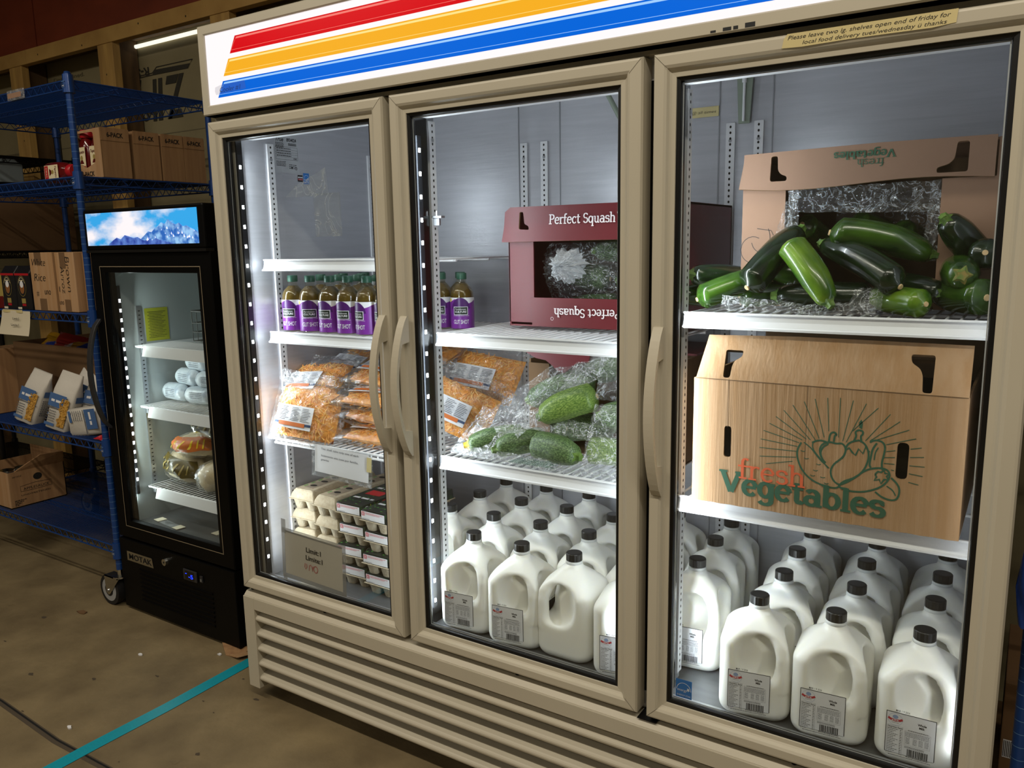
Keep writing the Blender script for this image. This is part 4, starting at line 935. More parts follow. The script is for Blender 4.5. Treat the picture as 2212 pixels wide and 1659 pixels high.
# ---------------------------------------------------------------- zucchini
def zucchini(p0, p1, r, bend, mm, label, seed=0, rib=.02, group='dark green zucchini', stem=1, calyx='zucc_stem'):
    """stem end at p0, blossom end at p1; local frame: x along the fruit"""
    p0, p1 = Vector(p0), Vector(p1); L = (p1-p0).length; c = (p0+p1)/2; d = (p1-p0).normalized()
    t = thing('zucchini', label, 'zucchini', c, group=group); t.rotation_euler = d.to_track_quat('X', 'Z').to_euler()
    g = random.Random(seed); h = L/2; n = 26; N = 22; rr = []
    for i in range(N+1):
        u = i/N; x = -h + L*u
        prof = (.62+.38*math.sin(min(1, u/.45)*math.pi/2))*(min(1, (1-u)/.09)**.5 if u > .91 else 1)*(min(1, (u+.012)/.07)**.5 if u < .06 else 1)
        if i == 0: prof *= .62
        if i == N: prof = .12
        q = r*prof; zc = bend*(1-(2*u-1)**2)
        rr.append([(x, q*(1+rib*math.cos(10*6.2832*k/n))*math.cos(6.2832*k/n)*(1+.02*noise3((x*20, k*.2, seed))), zc+q*(1+rib*math.cos(10*6.2832*k/n))*math.sin(6.2832*k/n)) for k in range(n)])
    m = MB(); m.rings(rr, mm); sk = m.build('skin', t)
    m = MB()
    if stem:
        ns = 10; sr = []
        for x, q in ((-h+.005, r*.46), (-h-.001, r*.30), (-h-.007, r*.24), (-h-.010, r*.25)):
            sr.append([(x, q*(1.18 if k % 2 else .82)*math.cos(6.2832*k/ns), q*(1.18 if k % 2 else .82)*math.sin(6.2832*k/ns)) for k in range(ns)])
        m.rings(sr, calyx, smooth=False); m.build('stem', t)
    m = MB(); m.cyl((h-.003, 0, 0), (h+.0016, 0, 0), r*.22, r*.17, n=10, m='zucc_scar'); m.build('blossom_scar', t)
    return t
ZD = 'dark green zucchini in front of the open carton'
W_ = 'right door upper shelf'
Zs = [
 ((1.350, .185, 1.325), (1.475, .335, 1.300), .0300, .000, 'zucc_dark', 'dark zucchini pointing its star-shaped stem outward, left of the open carton'),
 ((1.505, .230, 1.322), (1.384, .138, 1.274), .0265, .004, 'zucc_mid', 'zucchini lying on the shelf rail at the left, pale scar end at lower left'),
 ((1.562, .255, 1.415), (1.489, .138, 1.300), .0310, .004, 'zucc_dark', 'fat dark zucchini leaning down left with a round pale scar towards the viewer'),
 ((1.654, .116, 1.274), (1.560, .168, 1.390), .0290, .006, 'zucc_lime', 'bright lime-green zucchini standing diagonally in the middle of the heap'),
 ((1.328, .190, 1.278), (1.400, .350, 1.278), .0270, 0, 'zucc_mid', 'small zucchini end at the left glass edge, under the star-stemmed one'),
 ((1.560, .300, 1.285), (1.452, .205, 1.279), .0260, 0, 'zucc_mid', 'zucchini in the shadow behind the fat leaning one'),
 ((1.530, .205, 1.281), (1.720, .215, 1.281), .0300, 0, 'zucc_dark', 'long zucchini flat on the shelf behind the crumpled film'),
 ((1.585, .430, 1.380), (1.548, .325, 1.428), .0290, 0, 'zucc_mid', 'zucchini end at the upper left corner of the carton opening'),
 ((1.505, .245, 1.330), (1.600, .300, 1.315), .0270, 0, 'zucc_mid', 'zucchini showing only its side between the leaning and the diagonal ones'),
 ((1.810, .265, 1.362), (1.628, .215, 1.408), .0310, .010, 'zucc_mid', 'long glossy zucchini lying across the top of the heap'),
 ((1.610, .245, 1.385), (1.772, .150, 1.305), .0290, .010, 'zucc_dark', 'dark zucchini sloping right with a bright yellow-green tip'),
 ((1.730, .460, 1.395), (1.648, .360, 1.432), .0270, 0, 'zucc_mid', 'zucchini inside the carton with its scar end towards the upper left'),
 ((1.775, .480, 1.385), (1.738, .370, 1.408), .0270, 0, 'zucc_mid', 'zucchini inside the carton with a round end, right of centre'),
 ((1.832, .215, 1.428), (1.893, .285, 1.352), .0300, 0, 'zucc_dark', 'dull zucchini at the upper right with a twisted dry stem'),
 ((1.893, .330, 1.352), (1.902, .190, 1.366), .0270, 0, 'zucc_dark', 'zucchini at the right glass edge showing a round end with tan scar'),
 ((1.871, .150, 1.327), (1.852, .310, 1.330), .0335, 0, 'zucc_mid', 'round green zucchini facing out with a large golden five-pointed stem'),
 ((1.838, .205, 1.291), (1.735, .275, 1.305), .0270, 0, 'zucc_dark', 'zucchini deep in the shadow with a green stem, left of the golden-stemmed one'),
 ((1.710, .220, 1.282), (1.818, .135, 1.275), .0265, 0, 'zucc_lime', 'lime zucchini on the rail with a pale ring scar, right of the film lump'),
 ((1.822, .262, 1.290), (1.912, .160, 1.287), .0330, 0, 'zucc_mid', 'wide green zucchini resting on the shelf in the lower right corner'),
]
for i, a in enumerate(Zs): zucchini(*a, seed=i, group='dark green zucchini on the upper right shelf', calyx='zucc_stem' if i == 15 else 'zucc_calyx')
Zp = [
 ((.774, .135, .884), (.900, .225, .905), .0300, .006, 'zucc_speck', 'speckled zucchini at the left end of the front three, yellow tip at the stem'),
 ((.864, .132, .884), (.955, .235, .900), .0305, .006, 'zucc_speck', 'ribbed speckled zucchini with its stem to the viewer, second from the left'),
 ((1.096, .140, .893), (.958, .172, .900), .0345, .004, 'zucc_speck', 'broad speckled zucchini lying sideways at the shelf front'),
 ((.955, .205, .965), (1.100, .235, 1.025), .0370, .006, 'zucc_pale', 'light green zucchini on top of the bag, brightest of the heap'),
 ((.870, .290, .985), (1.045, .330, 1.050), .0370, .004, 'zucc_speck', 'speckled zucchini under film behind the bright light green one'),
 ((1.120, .290, .935), (1.000, .265, .925), .0330, .004, 'zucc_speck', 'speckled zucchini half hidden below the bright light green one'),
 ((1.220, .225, .890), (1.085, .210, .892), .0330, .004, 'zucc_pale', 'pale zucchini under film at the lower right by the door frame'),
 ((1.010, .340, 1.060), (1.150, .360, 1.095), .0350, .0, 'zucc_speck', 'speckled zucchini high at the back under the shelf, behind the film fold'),
 ((1.125, .200, .985), (1.225, .240, .990), .0350, .0, 'zucc_speck', 'zucchini wrapped in a round lump of film by the door frame'),
 ((1.150, .330, .935), (1.250, .280, .935), .0340, .0, 'zucc_speck', 'zucchini at the right behind the wrapped lump'),
 ((.900, .330, .905), (1.030, .370, .910), .0340, .0, 'zucc_speck', 'zucchini at the bottom of the heap under the film-covered one'),
]
for i, a in enumerate(Zp): zucchini(*a, seed=30+i, rib=.035, group='speckled zucchini in the plastic bag', calyx='zucc_tip' if i == 0 else 'zucc_calyx')
# crumpled clear film
def film(label, parts, loc, mm='film', name='plastic_film'):
    t = thing(name, label, 'plastic film', loc); m = MB()
    for k, (a, b, c, d, amp, n) in enumerate(parts): crumple(m, Vector(a)-Vector(loc), Vector(b)-Vector(loc), Vector(c)-Vector(loc), Vector(d)-Vector(loc), amp, mm, n, k*7+len(parts))
    m.build('crumpled_sheet', t); return t
film('crumpled clear film along the front rail under the zucchini heap', [
 ((1.44, .120, 1.256), (1.60, .118, 1.254), (1.60, .135, 1.272), (1.44, .135, 1.285), .007, 26), ((1.60, .118, 1.254), (1.735, .118, 1.254), (1.735, .14, 1.283), (1.60, .14, 1.268), .008, 26),
 ((1.685, .125, 1.262), (1.745, .125, 1.262), (1.742, .16, 1.305), (1.69, .16, 1.302), .008, 22)], (1.59, .12, 1.252))
film('clear film spilling from the left side of the open zucchini carton', [
 ((1.495, .243, 1.33), (1.535, .243, 1.33), (1.548, .252, 1.475), (1.530, .252, 1.475), .006, 24), ((1.535, .246, 1.30), (1.56, .246, 1.30), (1.555, .252, 1.50), (1.535, .252, 1.50), .007, 22)], (1.53, .24, 1.30))
film('clear film lining the top and right edge of the carton opening', [
 ((1.530, .268, 1.500), (1.835, .268, 1.505), (1.830, .285, 1.445), (1.535, .285, 1.452), .009, 36), ((1.790, .262, 1.35), (1.825, .262, 1.35), (1.835, .268, 1.50), (1.800, .268, 1.50), .008, 26),
 ((1.60, .40, 1.40), (1.80, .40, 1.40), (1.80, .42, 1.48), (1.60, .42, 1.48), .012, 24)], (1.69, .26, 1.35))
t = film('big clear produce bag draped over the speckled zucchini in the middle section', [
 ((.725, .122, .862), (.86, .118, .858), (1.00, .200, 1.000), (.800, .20, .965), .007, 34), ((.80, .20, .965), (1.00, .20, 1.000), (1.11, .29, 1.12), (.96, .285, 1.10), .007, 32),
 ((.745, .120, .858), (1.02, .114, .855), (1.02, .126, .880), (.745, .128, .885), .005, 34), ((1.0, .114, .855), (1.275, .114, .855), (1.275, .15, .900), (1.0, .132, .875), .008, 36),
 ((.86, .20, .935), (1.12, .165, .93), (1.10, .20, .962), (.87, .24, .975), .010, 32), ((1.11, .12, .86), (1.28, .13, .86), (1.285, .17, 1.03), (1.13, .16, 1.02), .013, 34),
 ((1.10, .22, 1.02), (1.17, .22, 1.02), (1.16, .27, 1.14), (1.09, .27, 1.14), .010, 26), ((1.0, .22, 1.03), (1.09, .235, 1.06), (1.12, .30, 1.14), (1.03, .30, 1.135), .006, 24),
 ((.722, .124, .865), (.76, .124, .865), (.81, .21, .965), (.775, .21, .975), .010, 26)], (1.0, .12, .853), name='produce_bag')
m = MB()
O = (-.02, -.012, .014)
for k in range(7): m.scribble(O, X3, (0, .9, .3), -.06+.004*k, .07-.01*(k % 3), -.004+k*.004, .0022, 'green_ink', k)
m.build('green_print', t)
# ---------------------------------------------------------------- corrugated produce cartons
def fresh_print(m, O, UX, UZ, cx, zb, w_, mm='green_ink', top=None):
    """small two-line fresh / Vegetables mark, baseline zb"""
    m.slab('Vegetables', O, UX, UZ, cx-w_*.5, zb, w_, w_*.135, mm, .15); m.slab('fresh', O, UX, UZ, cx-w_*.36, zb+w_*.125, w_*.42, w_*.15, mm, .09)
C = at_world('vegetable_carton', 'large brown cardboard carton printed fresh Vegetables, filling the shelf behind the right door', 'cardboard box', (1.65, .3, .853))
zb, zm, zt = .853, 1.116, 1.205; xl, xr = 1.400, 1.902; yf = .088
def holed(mb, x0, x1, z0, z1, y0, y1, holes, mm, lean=0):
    """panel with rectangular-cell holes: holes = list of polygons approximated by cells"""
    xs = sorted(set([x0, x1]+[p for h in holes for p in (h[0], h[1])])); zs = sorted(set([z0, z1]+[p for h in holes for p in (h[2], h[3])]))
    for i in range(len(xs)-1):
        for j in range(len(zs)-1):
            cx, cz = (xs[i]+xs[i+1])/2, (zs[j]+zs[j+1])/2
            if any(h[0] < cx < h[1] and h[2] < cz < h[3] for h in holes): continue
            ya = lambda z: lean*(z-z0)
            v = [(x, y+ya(z), z) for z in (zs[j], zs[j+1]) for y in (y0, y1) for x in (xs[i], xs[i+1])]
            mb.add(v, [(0, 2, 3, 1), (4, 5, 7, 6), (0, 1, 5, 4), (2, 6, 7, 3), (0, 4, 6, 2), (1, 3, 7, 5)], mm)
def lslot(x, z, w_, h_, mir=1):
    """hooked hand slot: narrow leg with a curved toe at the top"""
    q = [(0, 0), (.014, 0), (.016, h_*.45), (.020, h_*.62), (.034, h_*.78), (.036, h_), (.0, h_)]
    return rslot([(x+mir*a*w_/.036, z+b) for a, b in q][::mir], .005)
slots = [rslot([(1.4665, .954), (1.4815, .954), (1.4815, 1.020), (1.4665, 1.020)], .007), rslot([(1.791, .954), (1.811, .954), (1.812, 1.024), (1.792, 1.024)], .009)]
edge = [(xl, zb)]+[(xl+(xr-xl)*k/24+.0, zb-.0012*(k % 2)) for k in range(1, 24)]+[(xr, zb), (xr, zm), (xl, zm)]
m = MB(); m.panel((0, yf, 0), X3, Z3, edge, slots, .005, 'card_light', 'card_edge'); m.build('front_panel', C)
ll = .35; Of0 = (0, yf-ll*zm, 0); UZ0 = (0, ll, 1)
m = MB(); m.panel(Of0, X3, UZ0, [(xl+.004, zm), (xr-.001, zm), (xr-.001, zt), (1.60, zt+.002), (xl+.020, zt-.002)], [lslot(1.460, zm+.004, .036, .055), lslot(1.842, zm+.003, .040, .066, -1)], .005, 'card_light', 'card_edge'); m.build('top_flap', C)
m = MB(); m.box(xl, xl+.005, yf+.005, .60, zb, zm, 'card'); m.box(xr-.005, xr, yf+.005, .60, zb, zm, 'card'); m.build('side_panel', C)
m = MB(); m.box(xl+.005, xr-.005, .595, .60, zb, 1.20, 'card_dark'); m.build('back_panel', C)
m = MB(); m.box(xl+.03, xr-.02, .14, .40, zm+.05, zm+.056, 'card_dark'); m.build('inner_flap', C)
m = MB(); m.box(xl+.01, xr-.01, yf+.06, .59, zb+.005, 1.07, 'hole'); m.build('inner_shade', C)  # black block stands for the shade inside the carton
O = (0, yf-.0008, 0); m = MB()
m.slab('Vegetables', O, (1, 0, -.085), Z3, 1.462, 1.0-.103+.124*.0+.1215*0-.0, .316, .044, 'green_ink', .16) if False else None
UXt = (1, 0, -.012)
m.slab('Vegetables', O, UXt, Z3, 1.461, .898, .318, .046, 'green_ink', .17)
m.build('green_lettering', C)
m = MB(); m.slab('fresh', (0, yf-.0010, 0), UXt, Z3, 1.499, .932, .134, .042, 'orange_ink', .10); m.build('orange_lettering', C)
m = MB()
RAYS = [[(1.606, 0.963), (1.554, 0.951)],[(1.612, 0.972), (1.541, 0.965)],[(1.613, 0.984), (1.54, 0.983)],[(1.614, 0.994), (1.542, 1.001)],[(1.617, 1.002), (1.547, 1.019)],[(1.623, 1.008), (1.558, 1.035)],[(1.63, 1.011), (1.57, 1.05)],[(1.638, 1.01), (1.585, 1.064)],[(1.647, 1.011), (1.602, 1.076)],[(1.654, 1.015), (1.623, 1.085)],[(1.663, 1.018), (1.643, 1.092)],[(1.671, 1.031), (1.666, 1.096)],[(1.689, 1.021), (1.689, 1.098)],[(1.697, 1.015), (1.712, 1.095)],[(1.703, 1.013), (1.735, 1.091)],[(1.713, 1.036), (1.756, 1.085)],[(1.737, 1.02), (1.777, 1.075)],[(1.745, 1.021), (1.794, 1.063)],[(1.756, 1.024), (1.81, 1.049)],[(1.773, 1.017), (1.822, 1.034)],[(1.774, 1.004), (1.832, 1.018)],[(1.77, 0.992), (1.837, 1.001)],[(1.771, 0.981), (1.839, 0.983)],[(1.784, 0.97), (1.837, 0.965)],[(1.788, 0.955), (1.831, 0.948)]]
for A_, B_ in RAYS:
    if A_[0] < 1.788 < B_[0] and .952 < (A_[1]+(B_[1]-A_[1])*(1.80-A_[0])/(B_[0]-A_[0])) < 1.026:
        pt = lambda x: (x, A_[1]+(B_[1]-A_[1])*(x-A_[0])/(B_[0]-A_[0])); m.line(O, X3, Z3, [A_, pt(1.789)], .0014, 'green_ink'); m.line(O, X3, Z3, [pt(1.814), B_], .0014, 'green_ink')
    elif A_[0] < 1.792: m.line(O, X3, Z3, [A_, B_] if not (1.778 < A_[0] < 1.792) else [(1.814, A_[1]+(B_[1]-A_[1])*(1.814-A_[0])/(B_[0]-A_[0])), B_], .0014, 'green_ink')
def smooth(q):
    for _ in range(2):
        o_ = [q[0]]
        for i in range(len(q)-1): a_, b_ = q[i], q[i+1]; o_ += [(a_[0]*.75+b_[0]*.25, a_[1]*.75+b_[1]*.25), (a_[0]*.25+b_[0]*.75, a_[1]*.25+b_[1]*.75)]
        q = o_+[q[-1]]
    return q
SHAPES = [
 [(1.643,1.006),(1.642,0.996),(1.647,0.987),(1.661,0.972),(1.673,0.958)],
 [(1.621,1.003),(1.614,0.989),(1.614,0.973),(1.622,0.951),(1.638,0.933),(1.66,0.923),(1.687,0.919),(1.697,0.926)],
 [(1.626,1.004),(1.639,0.995),(1.648,0.984),(1.658,0.972),(1.667,0.965),(1.675,0.958)],
 [(1.641,1.005),(1.653,1.012),(1.668,1.01),(1.671,1.006)],
 [(1.659,0.979),(1.655,0.994),(1.661,1.006),(1.674,1.011),(1.686,1.008),(1.697,1.011),(1.704,1.0),(1.701,0.987),(1.696,0.98)],
 [(1.671,1.006),(1.662,1.0),(1.657,0.988),(1.661,0.975),(1.668,0.968)],
 [(1.672,1.011),(1.673,1.024),(1.677,1.03),(1.683,1.03),(1.686,1.025),(1.682,1.025),(1.681,1.012)],
 [(1.726,1.02),(1.711,1.015),(1.703,1.005),(1.703,0.991),(1.696,0.98),(1.682,0.967),(1.677,0.952),(1.682,0.936),(1.694,0.927),(1.707,0.934),(1.726,0.949),(1.738,0.964),(1.744,0.983),(1.744,0.999),(1.737,1.014),(1.726,1.02)],
 [(1.702,0.997),(1.709,1.003),(1.715,0.995),(1.721,0.99),(1.726,1.003),(1.734,0.995),(1.738,1.008),(1.745,0.999)],
 [(1.717,1.018),(1.721,1.028),(1.718,1.035),(1.724,1.04),(1.732,1.038),(1.732,1.032),(1.728,1.028),(1.73,1.019)],
 [(1.745,1.018),(1.753,1.024),(1.767,1.022),(1.772,1.012),(1.77,0.996),(1.767,0.98),(1.769,0.968)],
 [(1.757,1.018),(1.75,1.006),(1.748,0.99),(1.746,0.974),(1.749,0.97)],
 [(1.76,1.01),(1.755,1.0),(1.754,0.985)],
 [(1.694,0.925),(1.701,0.936),(1.721,0.945),(1.74,0.964),(1.759,0.971),(1.776,0.971),(1.783,0.962),(1.78,0.948),(1.767,0.933),(1.742,0.921),(1.719,0.918),(1.702,0.92),(1.694,0.925)],
 [(1.757,0.958),(1.762,0.964),(1.767,0.963),(1.772,0.968),(1.774,0.962),(1.781,0.962),(1.777,0.957),(1.78,0.951),(1.773,0.95),(1.768,0.941),(1.765,0.949),(1.756,0.946),(1.76,0.953),(1.757,0.958)],
 [(1.785,0.955),(1.797,0.944),(1.801,0.932),(1.798,0.916),(1.788,0.911),(1.771,0.915),(1.759,0.924)],
 [(1.778,0.938),(1.789,0.932),(1.794,0.922)]]
for k, q in enumerate(SHAPES): m.line(O, X3, Z3, q if k in (8, 14) else smooth(q), .0022 if k in (0, 2, 12, 16) else .0034, 'green_ink')
for x, z in ((1.632, .974), (1.650, .952), (1.645, .941), (1.664, .940), (1.625, .988), (1.655, .965), (1.671, .929)): m.line(O, X3, Z3, arc(x, z, .0045, .0025, 200, 340, 6), .0014, 'green_ink')
m.poly(O, X3, Z3, [(1.728, 1.060), (1.731, 1.052), (1.730, 1.042), (1.725, 1.044), (1.724, 1.054)], 'green_ink')
m.build('vegetable_print', C)
m = MB(); O2 = (0, yf-.0010, 0)
v_ = []
def onflap(pts): pass
UZf = Vector((0, .35, 1)); Of = (0, yf-.0010-.35*zm, 0)
fresh_print(m, Of, (1, 0, -.02), UZf, 1.625, 1.165+.0, .108); m.build('flap_lettering', C)
m = MB()
for x in (1.4725, 1.628): m.rect((0, yf-.0006, 0), X3, Z3, x, x+.0012, zb if x > 1.5 else 1.018, zm, 'card_dark')
m.rect((0, yf-.0006, 0), X3, Z3, xl+.004, xr-.002, zm-.0012, zm+.0006, 'card_dark'); m.build('score_line', C)
# second carton on the upper shelf, tipped on its side, opening to the front
C2 = at_world('vegetable_carton', 'opened brown carton lying on the upper right shelf, upside-down fresh Vegetables print and zucchini inside', 'cardboard box', (1.68, .4, 1.255))
x0, x1, y0, z0, z1 = 1.437, 1.912, .262, 1.255, 1.575
m = MB(); m.box(x0, x0+.005, y0, .62, z0, z1, 'card_pink'); m.box(x1-.005, x1, y0, .62, z0, z1, 'card_pink'); m.build('side_panel', C2)
m = MB(); m.box(x0, x1, y0+.01, .62, z1-.005, z1, 'card_pink'); m.box(x0, x1, y0+.01, .62, z0, z0+.004, 'card_dark'); m.build('top_panel', C2)
m = MB(); m.box(x0, x1, .615, .62, z0, z1, 'card_dark'); m.build('back_panel', C2)
m = MB(); m.box(x0+.005, 1.527, y0, y0+.004, z0, z1-.07, 'card_pink'); m.box(1.818, x1-.005, y0, y0+.004, z0, z1-.07, 'card_pink'); m.build('front_panel', C2)
zt_ = z1+.004; zf = 1.503; fl_ = .12
def hook(x, z1_, w_, h_, mir):
    q = [(0, 0), (.014, 0), (.016, -h_*.55), (.022, -h_*.72), (.036, -h_*.82), (.036, -h_), (.0, -h_)]
    return rslot([(x+mir*a*w_/.036, z1_+b) for a, b in q][::-mir], .005)
bot = [(x0-.006+(x1-x0-.002)*k/12, zf-.006*math.sin(k*.52)) for k in range(13)]
m = MB(); m.panel((0, y0-.012-fl_*zf, 0), X3, (0, fl_, 1), bot+[(x1-.008, zt_), (1.70, zt_+.001), (x0+.004, zt_-.004)], [hook(1.496, 1.568, .034, .052, 1), hook(1.860, 1.571, .052, .056, -1)], .005, 'card_pink', 'card_edge')
m.build('front_flap', C2)
m = MB(); fresh_print(m, (0, y0-.0133, 0), (-1, 0, 0), (0, 0, -1), -1.672, -1.566+.010, .108) if False else None
Of = Vector((0, y0-.0128-.12*zf, 0)); m.slab('Vegetables', Of, (-1, 0, 0), (0, -.12, -1), -1.735, -1.566, .114, .0155, 'green_ink', .15); m.slab('fresh', Of, (-1, 0, 0), (0, -.12, -1), -1.715, -1.5495, .050, .015, 'green_ink', .09); m.build('flap_lettering', C2)
m = MB(); O = (0, y0-.0006, 0)
for a in (arc(1.462, 1.375, .026, .028, 60, 300), arc(1.478, 1.400, .020, .030, 200, 400), [(1.47, 1.42), (1.50, 1.415), (1.505, 1.405)], arc(1.508, 1.392, .014, .02, 180, 360)): m.line(O, X3, Z3, a, .0012, 'ink')
m.build('pen_scrawl', C2)
# ---------------------------------------------------------------- maroon squash cartons
Q = at_world('squash_carton', 'maroon Perfect Squash carton on its side with a twisted plastic bag in its opening', 'cardboard box', (1.05, .45, 1.182))
x0, x1, y0, z0, z1 = .805, 1.292, .300, 1.182, 1.487
m = MB(); m.box(x0, x0+.005, y0, .64, z0, z1, 'red_box'); m.box(x1-.005, x1, y0, .64, z0, z1, 'red_box'); m.build('side_panel', Q, .001)
m = MB(); m.box(x0, x1, y0+.01, .64, z1-.005, z1, 'red_box'); m.box(x0, x1, y0+.0, .64, z0, z0+.004, 'red_box'); m.box(x0, x1, .635, .64, z0, z1, 'card_dark'); m.build('top_panel', Q)
m = MB(); m.box(x0, .882, y0, y0+.004, z0+.01, z1-.06, 'red_box'); m.box(1.215, x1, y0, y0+.004, z0+.01, z1-.06, 'red_box'); m.build('front_panel', Q)
m = MB(); m.panel((0, y0-.014-.08*1.402, 0), X3, (0, .08, 1), [(x0-.012, 1.402), (x1+.004, 1.404), (x1+.004, z1+.004), (x0+.012, z1+.004), (x0-.004, z1-.008), (x0-.006, 1.44)], [rslot([(.845, 1.434), (.876, 1.432), (.874, 1.442), (.862, 1.447), (.857, 1.478), (.846, 1.478)], .004)], .005, 'red_box', 'card_edge'); m.build('upper_flap', Q)
m = MB(); m.rings([[(.882, y0-.010, z0+.002), (x1, y0-.010, z0+.002), (x1, y0-.004, 1.258), (.872, y0-.004, 1.258)], [(.882, y0-.005, z0+.002), (x1, y0-.005, z0+.002), (x1, y0+.001, 1.258), (.872, y0+.001, 1.258)]], 'red_box', smooth=False); m.build('lower_flap', Q)
m = MB(); Of = Vector((0, y0-.0152-.08*1.402, 0)); m.slab('Perfect Squash', Of, X3, (0, .08, 1), .936, 1.445, .187, .024, 'white_ink', .13); m.ring2((0, y0-.0115, 0), X3, Z3, 1.130, 1.467, .004, .004, .0008, 'white_ink')
m.build('lettering', Q)
m = MB(); m.slab('Perfect Squash', (0, y0-.0088, 0), (-1, 0, 0), (0, 0, -1), -1.135, -1.232, .187, .022, 'white_ink', .13); m.ring2((0, y0-.0088, 0), X3, Z3, .941, 1.205, .004, .004, .0008, 'white_ink'); m.build('inverted_lettering', Q)
# twisted bag inside the opening
t = at_world('produce_bag', 'clear plastic bag with a white twisted knot in the opening of the maroon carton', 'plastic bag', (1.05, .40, 1.19))
m = MB(); kc = Vector((.975, .288, 1.340)); g = random.Random(11); NA, NR = 90, 14
def bagf(u, v):
    a = 6.2832*u; w = v**.8; rad = .014+.150*w; x = kc.x+.02*w+rad*1.15*math.cos(a); z = kc.z-.008*w+rad*.60*math.sin(a)
    z = min(1.398, max(1.190, z)); x = min(1.285, max(.888, x))
    pleat = math.sin(a*23+1.3*math.sin(a*3))*.007*(1-w)**.5+math.sin(a*41)*.003
    return (x, kc.y+.022+.075*w**1.3+pleat+g.uniform(-1, 1)*.0018, z)
m.grid(bagf, NA, NR, 'film', smooth=False)
m.build('bag_film', t)
m = MB(); 
def knot(u, v):
    a = 6.2832*u; w = v; r_ = .034*(1-.5*abs(w-.5))*(1+.22*math.sin(a*9+w*9)+.14*math.sin(a*17)); return (kc.x+r_*math.cos(a)*1.05, kc.y+.025-.030*math.sin(math.pi*w*.5)+g.uniform(-1, 1)*.002, kc.z+r_*math.sin(a)) if w < .98 else (kc.x, kc.y-.008, kc.z)
JR = [g.uniform(.78, 1.12) for _ in range(64)]; JT = lambda a, w: JR[int(a/6.2832*64+w*2.3) % 64]*(1+.06*math.sin(a*7))
m.grid(lambda u, v: (lambda a, w: (kc.x+.056*(1-w)**.8*JT(a, w)*math.cos(a), kc.y+.030-.048*math.sin(w*1.5)+g.uniform(-1, 1)*.004, kc.z+.044*(1-w)**.8*JT(a, w)*math.sin(a)))(6.2832*u, v), 64, 12, 'film_white', smooth=False)
m.build('twisted_knot', t)
for i, (a, b, r_, lab) in enumerate((((.92, .42, 1.225), (1.06, .44, 1.23), .034, 'squash low at the left inside the bagged maroon carton'), ((1.07, .42, 1.225), (1.22, .44, 1.23), .034, 'squash low at the right inside the bagged maroon carton'), ((1.08, .40, 1.30), (1.20, .43, 1.34), .036, 'light squash at the right of the twisted knot in the maroon carton'), ((1.0, .42, 1.375), (1.14, .45, 1.375), .03, 'squash above the twisted knot, under the maroon flap'), ((.90, .45, 1.31), (1.02, .47, 1.30), .034, 'squash behind the twisted knot, left of centre'))):
    zucchini(a, b, r_, 0, 'zucc_speck' if i != 2 else 'zucc_pale', lab, 60+i, group='squash inside the maroon carton', calyx='zucc_calyx')
Q2 = at_world('squash_carton', 'opened maroon carton on the shelf below with a torn red flap, behind the zucchini bag', 'cardboard box', (1.07, .5, .853))
x0, x1, y0, z0, z1 = .862, 1.292, .305, .853, 1.115
m = MB(); m.box(x0, x0+.005, y0, .64, z0, z1-.02, 'card_dark'); m.box(x1-.005, x1, y0, .64, z0, z1, 'card_dark'); m.build('side_panel', Q2)
m = MB(); m.box(x0, x1, .63, .635, z0, z1, 'card_dark'); m.box(x0, x1, .40, .64, z1, z1+.005, 'red_box'); m.box(x0, x1, y0, .64, z0, z0+.004, 'card_dark'); m.build('back_panel', Q2)
m = MB(); pts = [(.845, 1.128), (1.06, 1.133), (1.055, 1.10), (1.02, 1.095), (1.0, 1.080), (.985, 1.068), (.965, 1.072), (.95, 1.085), (.93, 1.098), (.90, 1.102)]
m.rings([[(x, y0-.03, z) for x, z in pts], [(x, y0-.025, z) for x, z in pts]], 'red_box', smooth=False); m.build('torn_flap', Q2)
m = MB(); m.box(.862, .925, y0-.004, y0, z0, 1.085, 'card_dark'); m.build('front_panel', Q2)
# ---------------------------------------------------------------- narrow black fridge
N = at_world('narrow_display_fridge', 'narrow black single-door display fridge with snowy mountain picture on its lit header', 'refrigerator', (-.61, .45, 0))
bx0, bx1, by0, by1 = -.953, -.262, .212, .74
m = MB(); m.box(bx0, -.908, by0, by1, .03, 1.545, 'matte_black'); m.box(-.307, bx1, by0, by1, .03, 1.545, 'matte_black'); m.box(-.908, -.307, .69, by1, .03, 1.545, 'matte_black'); m.box(-.908, -.307, by0, .69, 1.40, 1.545, 'matte_black'); m.box(-.908, -.307, by0, .69, .03, .345, 'matte_black'); m.build('cabinet', N, .004)
m = MB(); m.box(-.908, -.905, .23, .69, .345, 1.40, 'fridge_liner'); m.box(-.310, -.307, .23, .69, .345, 1.40, 'fridge_liner'); m.box(-.905, -.310, .685, .69, .345, 1.40, 'fridge_liner'); m.box(-.905, -.31, .23, .69, 1.396, 1.40, 'fridge_liner'); m.box(-.905, -.31, .23, .69, .345, .352, 'deck'); m.build('liner', N)
m = MB(); m.box(bx0, bx1+.0, .158, by0, 1.402, 1.545, 'matte_black'); m.build('header', N, .006)
m = MB(); m.rect((0, .1572, 0), X3, Z3, -.935, -.292, 1.418, 1.532, 'sky_picture')
O = (0, .1568, 0)
g = random.Random(9)
def mount(xs, zs, mm, dy): m.poly((0, .1568-dy, 0), X3, Z3, [(xs[0], 1.418)] + list(zip(xs, zs)) + [(xs[-1], 1.418)], mm)
xs = [-.64+.348*k/18 for k in range(19)]; zs = [1.422+.004, 1.428, 1.440, 1.450, 1.462, 1.458, 1.470, 1.478, 1.490, 1.484, 1.499, 1.488, 1.481, 1.486, 1.474, 1.476, 1.468, 1.462, 1.455]
mount(xs, zs, 'mountain_picture', 0)
